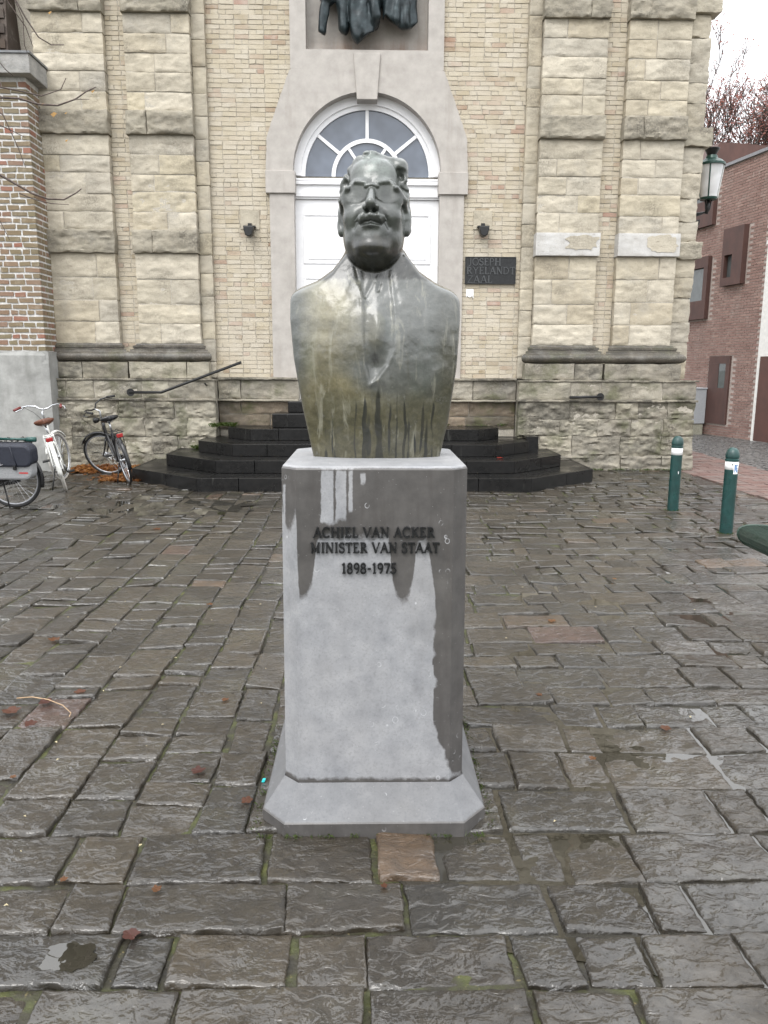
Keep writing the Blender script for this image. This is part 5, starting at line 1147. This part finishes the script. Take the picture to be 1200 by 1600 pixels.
def bicycle(label, px, py, heading, lean, steer, frame, tyre, rim, saddle, grip, bars='sweep', step_through=True, rearlight=True, group='parked bicycles', stand_side=1, basket=False, dy=0.):
    p = onZ(px, py); t = thing('bicycle', label, 'bicycle', (float(p[0]), float(p[1]), 0), group, rot=(-lean, 0, heading))
    I = Matrix.Identity(4); hd0, hd1 = Vector((.905,0,.62)), Vector((.845,0,.82)); ax = (hd1-hd0).normalized()
    S = Matrix.Translation(hd0) @ Matrix.Rotation(steer, 4, ax) @ Matrix.Translation(-hd0)
    wheel(t, 0, I, tyre, rim); wheel(t, 1.08, S, tyre, rim)
    guard(t, 0, I, frame if frame is BBLACK else BWHITE, 20, 195); guard(t, 1.08, S, frame if frame is BBLACK else BWHITE, 40, 165)
    bb = (.45,0,.285)
    f = MB()
    f.tube([bb, (.30,0,.72)], .017, 10)
    if step_through: f.tube([tuple(hd0+ax*.02), (.74,0,.42), (.58,0,.31), bb], .022, 10); f.tube([tuple(hd1-ax*.03), (.70,0,.56), (.50,0,.45), (.39,0,.47)], .015, 10)
    else: f.tube([tuple(hd0+ax*.02), bb], .020, 10); f.tube([tuple(hd1-ax*.02), (.31,0,.70)], .017, 10)
    f.tube([tuple(hd0), tuple(hd1)], .024, 10)
    for s_ in (-1, 1): f.tube([bb, (.3,s_*.05,.30), (0,s_*.065,.345)], .010, 8); f.tube([(.305,s_*.015,.70), (.2,s_*.05,.58), (0,s_*.065,.345)], .008, 8)
    fo = part('frame', f, frame, t, smooth=True)
    fk = MB(); crown = hd0-ax*.03
    fk.tube([tuple(hd0), tuple(crown)], .020, 8)
    for s_ in (-1, 1): fk.tube([tuple(crown+Vector((0,s_*.02,0))), (crown.x+.01,s_*.052,crown.z-.04), (1.0,s_*.056,.44), (1.08,s_*.056,.345)], [.013,.014,.012,.009], 8)
    part('fork', xf(fk, S), frame, t, smooth=True)
    st = MB().tube([tuple(hd1), (.825,0,.93), (.80,0,1.0), (.86,0,1.045)], .013, 10); part('stem', xf(st, S), CHROME, t, smooth=True)
    c0 = Vector((.86,0,1.045)); hb = MB(); pts = []
    half = [(.0,.0,.0), (.02,.06,.01), (.035,.12,.045), (.0,.22,.06), (-.09,.29,.05), (-.17,.32,.03)]
    L_ = [tuple(c0+Vector((a, b, c))) for a, b, c in half]; R__ = [tuple(c0+Vector((a, -b, c))) for a, b, c in half[1:]]
    hb.tube(L_[::-1]+R__, .0115, 10); hbo = part('handlebar', xf(hb, S), CHROME if frame is not BBLACK else BBLACK, t, smooth=True)
    for s_ in (-1, 1):
        part('grip', xf(MB().tube([tuple(c0+Vector((-.07, s_*.28, .053))), tuple(c0+Vector((-.18, s_*.325, .028)))], .017, 10), S), grip, hbo, smooth=True)
        part('brake_lever', xf(MB().tube([tuple(c0+Vector((-.03,s_*.255,.045))), tuple(c0+Vector((.0,s_*.30,.02))), tuple(c0+Vector((-.10,s_*.345,.0)))], .007, 6), S), CHROME if frame is not BBLACK else BBLACK, hbo, smooth=True)
    part('headlamp', xf(MB().lathe([(0,-.05),(.03,-.04),(.042,.0),(.042,.03),(0,.034)], (.93,0,.88), 14, 'x'), S), BLACKM, t, smooth=True)
    part('brake_cable', xf(MB().tube([tuple(c0+Vector((-.03,.25,.045))), (.98,.2,1.0), (1.0,.08,.85), (.93,.02,.72)], .003, 5), S), BLACKM, t, smooth=True)
    part('seat_post', MB().tube([(.305,0,.70), (.275,0,.86)], .0135, 10), CHROME, t, smooth=True)
    # saddle: wide tail, narrow nose
    V = []; F = []; n, mseg = 12, 12
    for i in range(n+1):
        u = i/n; x = .15+.27*u; hw_ = .105*(1-sstep(.25,.75,u))+.022+.0*u; hw_ *= (1-.9*max(0,(.06-u)/.06))*(1-.6*max(0,(u-.93)/.07)); zt = .915+.02*math.cos(u*5)-.0*u
        for k in range(mseg):
            a = 2*math.pi*k/mseg; V.append((x, float(hw_)*math.cos(a), zt+(.028 if math.sin(a) > 0 else .045)*math.sin(a)))
    for i in range(n):
        for k in range(mseg): F.append((i*mseg+k, i*mseg+(k+1)%mseg, (i+1)*mseg+(k+1)%mseg, (i+1)*mseg+k))
    F += [tuple(range(mseg))[::-1], tuple(range(n*mseg, n*mseg+mseg))]
    so_ = part('saddle', MB().add(V, [f_[::-1] for f_ in F]), saddle, t, smooth=True)
    part('saddle_rail', MB().tube([(.18,.03,.88), (.275,.02,.862), (.37,.01,.885)], .006, 6).tube([(.18,-.03,.88), (.275,-.02,.862), (.37,-.01,.885)], .006, 6), CHROME, so_, smooth=True)
    # cranks, chain case, pedals
    part('chain_case', MB().prismY([(-.08,.30),(.0,.27),(.40,.205),(.50,.21),(.54,.27),(.50,.35),(.42,.375),(.0,.41),(-.07,.39)], -.052, -.036), BBLACK if frame is BBLACK else BWHITE, t, bevel=.006)
    for s_, sg_ in ((-1, 1), (1, -1)):
        e = (.45+sg_*.12, s_*.08, .285-sg_*.12); cr = part('crank', MB().tube([(.45, s_*.07, .285), e], .010, 8), CHROME, t, smooth=True)
        part('pedal', MB().box(e[0]-.05, e[0]+.05, e[1]+(.005 if s_ > 0 else -.095), e[1]+(.095 if s_ > 0 else -.005), e[2]-.012, e[2]+.012), RUBBER, cr, bevel=.005)
    # rack, lamp, stand
    rk = MB()
    for s_ in (-1, 1): rk.tube([(.22,s_*.06,.755), (-.26,s_*.06,.755)], .006, 6); rk.tube([(-.15,s_*.06,.755), (0,s_*.075,.345)], .006, 6)
    rk.tube([(-.26,.06,.755), (-.26,-.06,.755)], .006, 6); rk.tube([(.22,.06,.755), (.27,0,.72), (.22,-.06,.755)], .006, 6); rk.tube([(-.02,.06,.755), (-.02,-.06,.755)], .005, 6); rk.tube([(-.24,0,.757), (.2,0,.757)], .006, 6)
    rko = part('rack', rk, BBLACK if frame is BBLACK else BWHITE, t, smooth=True)
    if rearlight: part('rear_light', MB().box(-.295, -.268, -.042, .042, .69, .742), REDL, t, bevel=.01)
    part('kickstand', MB().tube([(.08,.05*stand_side,.31), (-.02,.16*stand_side,.02+.16*stand_side*math.tan(lean))], .009, 8), BLACKM, t, smooth=True)
    return t
def head_(a, b): p, q = onZ(*a), onZ(*b); return math.atan2(q[1]-p[1], q[0]-p[0])
b_white = bicycle('white city bicycle with brown leather saddle leaning on its stand beside the rendered wall', 104, 767, head_((103,764),(98,741)), R(13), R(-26), BWHITE, WTYRE, RIMS, BROWNL, plain('red_brown_grip', (.16,.03,.028), .5))
b_black = bicycle('black city bicycle with black saddle and turned front wheel next to the steps', 203, 756, head_((203,754),(170,733)), R(12), R(48), BBLACK, RUBBER, RIMS, BBLACK, RUBBER)
b_pan = bicycle('dark bicycle carrying the navy pannier, parked side-on at the square', 25, 793, R(176), R(6), R(0), BBLACK, RUBBER, RIMS, BBLACK, GREENM, rearlight=False, stand_side=1)
# pannier bag hangs on the rack of the side-on bicycle
pb = onZ(25, 793); bag = thing('pannier_bag', 'navy and grey pannier bag hanging over the rear wheel of the side-on bicycle', 'bag', (float(pb[0]), float(pb[1])-.17, .32), rot=(R(-4), 0, R(176)))
def rounded(x0, x1, z0, z1, r, n=5):
    P = []
    for (cx, cz, a0) in ((x1-r,z1-r,0), (x0+r,z1-r,90), (x0+r,z0+r,180), (x1-r,z0+r,270)):
        P += [(cx+r*math.cos(R(a0+90*i/n)), cz+r*math.sin(R(a0+90*i/n))) for i in range(n+1)]
    return P[::-1]
# local x forward (to the left in the photo), local y to the bicycle's left = towards the viewer
part('pouch', MB().prismY(rounded(-.36,.22,.05,.43,.09), -.035, .115), GREYF, bag, bevel=.025, smooth=False)
part('side_panel', MB().prismY([(x,z) for x, z in rounded(.02,.235,.02,.44,.06)], -.036, .10), NAVY, bag, bevel=.02)
part('flap', MB().prismY(rounded(-.385,.20,.20,.45,.08), -.04, .145), NAVY, bag, bevel=.025)
part('flap_fold', MB().tube([(-.16,.146,.44), (-.19,.15,.32), (-.22,.146,.22)], .006, 6), NAVY, bag, smooth=True)
lg = MB()
for q in range(5): lg.tube([(.10-.03*q, .147, .36-.028*q+.02*math.sin(q*2)), (.085-.03*q, .147, .33-.028*q), (.06-.03*q, .147, .345-.028*q)], .0035, 5)
part('logo', lg, SILVERP, bag); part('red_print', MB().box(-.32, -.22, .1155, .118, .125, .14), REDP, bag)
part('buckle', MB().box(-.20, -.17, .115, .15, .17, .22), BLACKM, bag, bevel=.004)
part('hook', MB().tube([(-.1,-.03,.44), (-.1,-.05,.47), (-.1,-.09,.47)], .008, 6).tube([(.1,-.03,.44), (.1,-.05,.47), (.1,-.09,.47)], .008, 6), BLACKM, bag)
# chain lock lying on that rack and a green bottle-shaped roll
lk_ = MB(); Rz = Matrix.Translation((float(pb[0]), float(pb[1]), 0)) @ Matrix.Rotation(R(176), 4, 'Z') @ Matrix.Rotation(R(-6), 4, 'X')
for q in range(26):
    a = q*.55; lk_.tube([(.16-.017*q+.01*math.cos(b), .03*math.sin(a)+.012*math.sin(b)*(q % 2), .79+.025*math.sin(a*1.3)+.012*math.sin(b)*((q+1) % 2)) for b in np.linspace(0, 2*math.pi, 9)[:-1]], .004, 5, closed=True)
tag(xf(lk_, Rz).build('chain_lock', BLACKM, smooth=True), 'black chain lock heaped on the rack of the side-on bicycle', 'lock')
gr = MB().tube([(.30,.0,.80), (.10,.0,.805)], .026, 12).tube([(.10,0,.805), (-.28,0,.80)], .016, 10).tube([(-.24,0,.80), (-.34,0,.80)], .028, 12)
tag(xf(gr, Rz).build('tyre_pump', plain('pump_green', (.015,.07,.06), .35), smooth=True), 'dark green tyre pump lying along the rack behind the pannier', 'pump')
xp = onZ(48, 742); tag(MB().lathe([(0,-.02),(.06,-.02),(.06,.52),(.05,.56),(0,.57)], (float(xp[0]), float(xp[1]), 0), 16).build('short_post', plain('dark_post', (.02,.026,.022), .5), angle=40), 'short dark metal post behind the rear wheel of the side-on bicycle', 'post')

# ================================================================== BOLLARDS AND BENCH
def bollard(px, py, pyt, label, sticker):
    p = onZ(px, py); x, y = float(p[0]), float(p[1]); h = float(onY(px+6, pyt, y)[2]); r = .062
    t = thing('bollard', label, 'bollard', (x, y, 0), 'green bollards along the side street')
    MB().lathe([(r,-.05),(r,h-.215)], (x,y,0), 24).build('post', GREENM, t, smooth=True)
    MB().lathe([(r*.99,h-.2152),(r*1.005,h-.215),(r*1.005,h-.135),(r*.99,h-.1348)], (x,y,0), 24).build('reflective_band', PAPER, t, smooth=True)
    MB().lathe([(r*.98,h-.1346),(r*1.06,h-.134),(r*1.06,h-.115),(r*.97,h-.110),(r*.97,h-.10),(r*1.06,h-.095),(r*1.06,h-.08),(r*1.0,h-.055),(r*.82,h-.026),(r*.5,h-.006),(0,h)], (x,y,0), 24).build('cap', GREENM, t, angle=35)
    def patch(a0, a1, z0, z1, mat, nm, rr):
        mb = MB(); V = []; A = np.linspace(R(a0), R(a1), 6)
        for a in A: V += [(x+rr*math.cos(a), y+rr*math.sin(a), z0), (x+rr*math.cos(a), y+rr*math.sin(a), z1)]
        mb.add(V, [(2*i, 2*i+2, 2*i+3, 2*i+1) for i in range(5)]).build(nm, mat, t)
    if sticker:
        patch(-98, -52, h-.255, h-.150, PAPER, 'sticker', r*1.02)
        for a0, a1, z0, z1 in ((-90,-84,h-.24,h-.165), (-90,-76,h-.175,h-.165), (-82,-76,h-.22,h-.165), (-73,-68,h-.235,h-.165), (-73,-60,h-.175,h-.165), (-73,-62,h-.205,h-.195), (-66,-60,h-.24,h-.21)): patch(a0, a1, z0, z1, STICK, 'print', r*1.035)
        patch(-112, -104, h-.17, h-.150, BLACKM, 'mark', r*1.035)
    else: patch(-86, -78, h-.43, h-.40, PAPER, 'sticker', r*1.02)
bollard(1051, 797, 681, 'dark green bollard with clean white band by the church corner', False)
bollard(1134, 833, 699, 'dark green bollard with a blue and white sticker near the bench', True)
# bench: long seat of coated steel mesh with rolled edges, running towards the viewer
X0, Y1, ZS_ = 2.69, 5.42, .485; Y0 = 3.4
bench = thing('mesh_bench', 'green coated wire mesh bench with rolled edge at the square', 'bench', (X0+.25, (Y0+Y1)/2, 0))
def bprof(u):                                                     # across the seat: rolled front edge, flat seat, rolled back edge
    P = [(.055,-.13), (.02,-.10), (.0,-.055), (.012,-.018), (.05,.0), (.12,.004), (.25,-.004), (.38,.004), (.45,.0), (.488,-.018), (.50,-.055), (.48,-.10), (.445,-.13)]
    k = u*(len(P)-1); i = min(int(k), len(P)-2); f_ = k-i; return X0+P[i][0]*(1-f_)+P[i+1][0]*f_, ZS_+P[i][1]*(1-f_)+P[i+1][1]*f_
ms = MB(); NU, NY = 60, 150; U_ = [i/NU for i in range(NU+1)]
for i in range(0, NU+1): x, z = bprof(i/NU); ms.box(x-.002, x+.002, Y0, Y1, z-.002, z+.002)
for j in range(NY+1):
    yy = Y0+(Y1-Y0)*j/NY
    ms.tube([(bprof(u)[0], yy, bprof(u)[1]) for u in U_[::2]], .0026, 3, False)
ms.build('mesh_seat', BENCHG, bench)
for yy in (Y0, Y1): MB().tube([(bprof(u)[0], yy, bprof(u)[1]) for u in U_[::3]], .009, 8).build('end_frame', BENCHG, bench, smooth=True)
for u in (0, 1): x, z = bprof(u); MB().tube([(x, Y0, z), (x, Y1, z)], .011, 8).build('edge_tube', BENCHG, bench, smooth=True)
for yy in (Y0+.35, Y1-.55):
    MB().tube([(X0+.2,yy,ZS_-.03), (X0+.2,yy,.0)], .022, 8).tube([(X0+.36,yy,ZS_-.03), (X0+.36,yy,.0)], .022, 8).tube([(X0+.06,yy,ZS_-.12), (X0+.2,yy,ZS_-.05), (X0+.36,yy,ZS_-.05), (X0+.44,yy,ZS_-.12)], .016, 8).build('leg', BENCHG, bench, smooth=True)

# ================================================================== LEAVES, LITTER, WEEDS
def leaf_mb(mb, c, size, rot, curl=.3, rnd=None):
    V = [(0,0,0)]; n = 20
    for i in range(n):
        a = 2*math.pi*i/n; lob = .70+.30*abs(math.cos(2.5*a))**.5*random.uniform(.5,1.1); lob *= (1 if abs(a-math.pi) > .5 else .75); V.append((lob*math.cos(a), lob*math.sin(a)*.85, curl*.35*(lob*lob)*abs(math.sin(a+.4))+random.uniform(0,.10)))
    c_, s_ = math.cos(rot), math.sin(rot)
    return mb.add([(c[0]+size*(x*c_-y_*s_), c[1]+size*(x*s_+y_*c_), c[2]+size*max(0,z)+.002) for x, y_, z in V], [(0, 1+i, 1+(i+1)%n) for i in range(n)], rnd)
spots = [((245,827),.05,0,'orange leaf on the paving in front of the bicycles and steps'), ((85,1000),.042,0,'tattered orange leaf on the paving lanes beyond the curved twig'), ((18,1112),.05,1,'large dark red leaf under the straight end of the curved twig'), ((48,1132),.036,1,'dark red leaf lying in front of the curved twig'), ((72,1098),.04,1,'dark red leaf lying against the middle of the curved twig'), ((125,1082),.034,1,'dark red leaf just beyond the hooked end of the curved twig'),
  ((310,1205),.034,1,'dark red leaf a stride left of the turquoise scrap'), ((386,1252),.028,1,'dark red leaf close to the turquoise scrap by the pedestal foot'), ((245,1390),.02,0,''), ((205,1462),.03,1,'dark red leaf next to the small puddle in the near paving'), ((352,1094),.022,0,''), ((862,971),.034,0,''), ((842,1086),.02,0,''), ((1040,1139),.03,0,''), ((926,1186),.02,0,''), ((328,945),.028,0,''), ((100,1375),.016,0,''), ((960,905),.022,0,''), ((600,1385),.014,0,''), ((20,1215),.016,0,''), ((695,945),.02,0,'')]
for (pp, sz, red, lab) in spots:
    p = onZ(*pp, .004); o = leaf_mb(MB(), (p[0], p[1], .005), sz, random.random()*6.3, .35).build('fallen_leaf', LEAFR if red else LEAFB)
    tag(o, lab or 'small orange-brown fallen leaf lying alone on the wet paving', 'leaf', 'leaves on the paving')
o = leaf_mb(MB(), (float(onZ(781,716,.345)[0]), float(onZ(781,716,.345)[1]), .347), .06, 1.0).build('fallen_leaf', mk_leaf('bright_red_leaf', [(.3,.02,.02), (.35,.03,.02)])); tag(o, 'bright red fallen leaf on a black step', 'leaf')
pile = MB()
for _ in range(1300):
    s_ = random.random(); px = 150+95*s_+random.gauss(0,6); y_ = 12.22-abs(random.gauss(0,.22)) ; x = -4.6+1.35*random.random()
    if random.random() < .35: x = random.gauss(-3.55,.16); y_ = random.uniform(10.9,12.0)
    if x > -3.40 and y_ > 11.0: x = -3.45-abs(random.gauss(0,.08))
    leaf_mb(pile, (x, y_, random.uniform(.0,.07)*max(0, 1-abs(12.22-y_)*1.5)), random.uniform(.03,.06), random.random()*6.3, random.uniform(.5,2.2))
pile.build('leaf_litter', LEAFO, kind='stuff')
tag(bpy.data.objects['leaf_litter'], 'drift of orange-brown leaves along the wall behind the bicycles', 'leaves')
bits = MB()
for _ in range(170):
    r_ = random.random(); x, y_ = (random.uniform(-4.2,4.2), random.uniform(2.0,11.8)) if r_ < .55 else (random.uniform(-4.,-.3), random.uniform(2.2,8))
    if abs(x-PX) < .5 and abs(y_-PCY) < .5: continue
    z = .004
    if y_ > 10: continue
    s_ = random.uniform(.004,.011); a = random.random()*3.1
    bits.add([(x+s_*math.cos(a),y_+s_*math.sin(a),z+.002), (x-s_*.6*math.sin(a),y_+s_*.6*math.cos(a),z+.006), (x-s_*math.cos(a),y_-s_*math.sin(a),z+.002), (x+s_*.6*math.sin(a),y_-s_*.6*math.cos(a),z+.006)], [(0,1,2,3)])
for q, ((xl, xr_), (tl, tr2), y0, y1) in enumerate(SP):                        # petals lodged on the treads and at the foot
    for _ in range(26):
        x = random.uniform(xl, xr_); z = .17*q+.004; s_ = random.uniform(.008,.02); y_ = y0-abs(random.gauss(0,.02))-.01
        bits.add([(x,y_,z), (x+s_,y_,z+.003), (x+s_,y_-s_,z+.008), (x,y_-s_,z+.003)], [(0,1,2,3)])
o = bits.build('pale_litter', PALE, kind='stuff'); tag(o, 'tiny pale petals and crumbs scattered over the paving and steps', 'litter')
weeds = MB()
def tuft(x, y_, z, h, n):
    for _ in range(n):
        a = random.random()*6.3; l = h*random.uniform(.5,1.2); w_ = h*.16; dx, dy2 = math.cos(a), math.sin(a); b = (x+random.gauss(0,h*.4), y_+random.gauss(0,h*.25), z)
        weeds.add([(b[0]-dy2*w_*.4,b[1]+dx*w_*.4,b[2]), (b[0]+dy2*w_*.4,b[1]-dx*w_*.4,b[2]), (b[0]+dx*l*.5+dy2*w_*.6,b[1]+dy2*l*.5-dx*w_*.6,b[2]+l*.7), (b[0]+dx*l*.9,b[1]+dy2*l*.9,b[2]+l*.75)], [(0,1,2,3)])
for _ in range(70): x = random.uniform(-2.75,-2.15); tuft(x, 12.2+random.uniform(-.1,.05) if x < -2.4 else random.uniform(12.3,12.5), .34 if x < -2.45 else .68, .07, 8)
for _ in range(60): tuft(random.uniform(3.3,5.1), 12.2+random.uniform(-.03,.03), 0, .035, 5)
for _ in range(25): tuft(random.uniform(-4.9,-3.5), 12.2+random.uniform(-.04,.03), 0, .05, 6)
for _ in range(10): tuft(random.uniform(1.2,2.3), 12.5, .68, .05, 6)
for px, py in ((1050,797), (1134,833)):
    p = onZ(px, py)
    for _ in range(22): a = random.random()*6.3; tuft(p[0]+.075*math.cos(a), p[1]+.075*math.sin(a), 0, .018, 4)
for _ in range(150):
    a = random.choice([0,1,2,3]); u = random.uniform(-.42,.42); tuft(PX+(u if a < 2 else (.42 if a == 2 else -.42)), PCY+(-.46 if a == 0 else (.46 if a == 1 else u)), -.004, .016, 5)
o = weeds.build('weeds', GRN, kind='stuff'); tag(o, 'small green weeds and moss tufts at the foot of walls and posts', 'weeds')
p = [onZ(px, py, .012) for px, py in ((26,1091), (50,1089), (75,1093), (98,1102), (111,1114), (108,1120))]
tag(MB().tube([tuple(q) for q in p], [.003,.003,.0028,.0025,.002,.0015], 6).build('twig', plain('pale_twig', (.35,.24,.14), .6), smooth=True), 'thin pale curved twig lying on the paving', 'twig')
p = onZ(411, 1218, .01); b_ = MB().box(p[0]-.006, p[0]+.006, p[1]-.006, p[1]+.006, .0, .012)
b_.v = [(x+(z*.4), y_+z*.2, z) for x, y_, z in b_.v]; tag(b_.build('plastic_scrap', TEAL, bevel=.002), 'tiny turquoise plastic scrap beside the pedestal foot', 'litter')
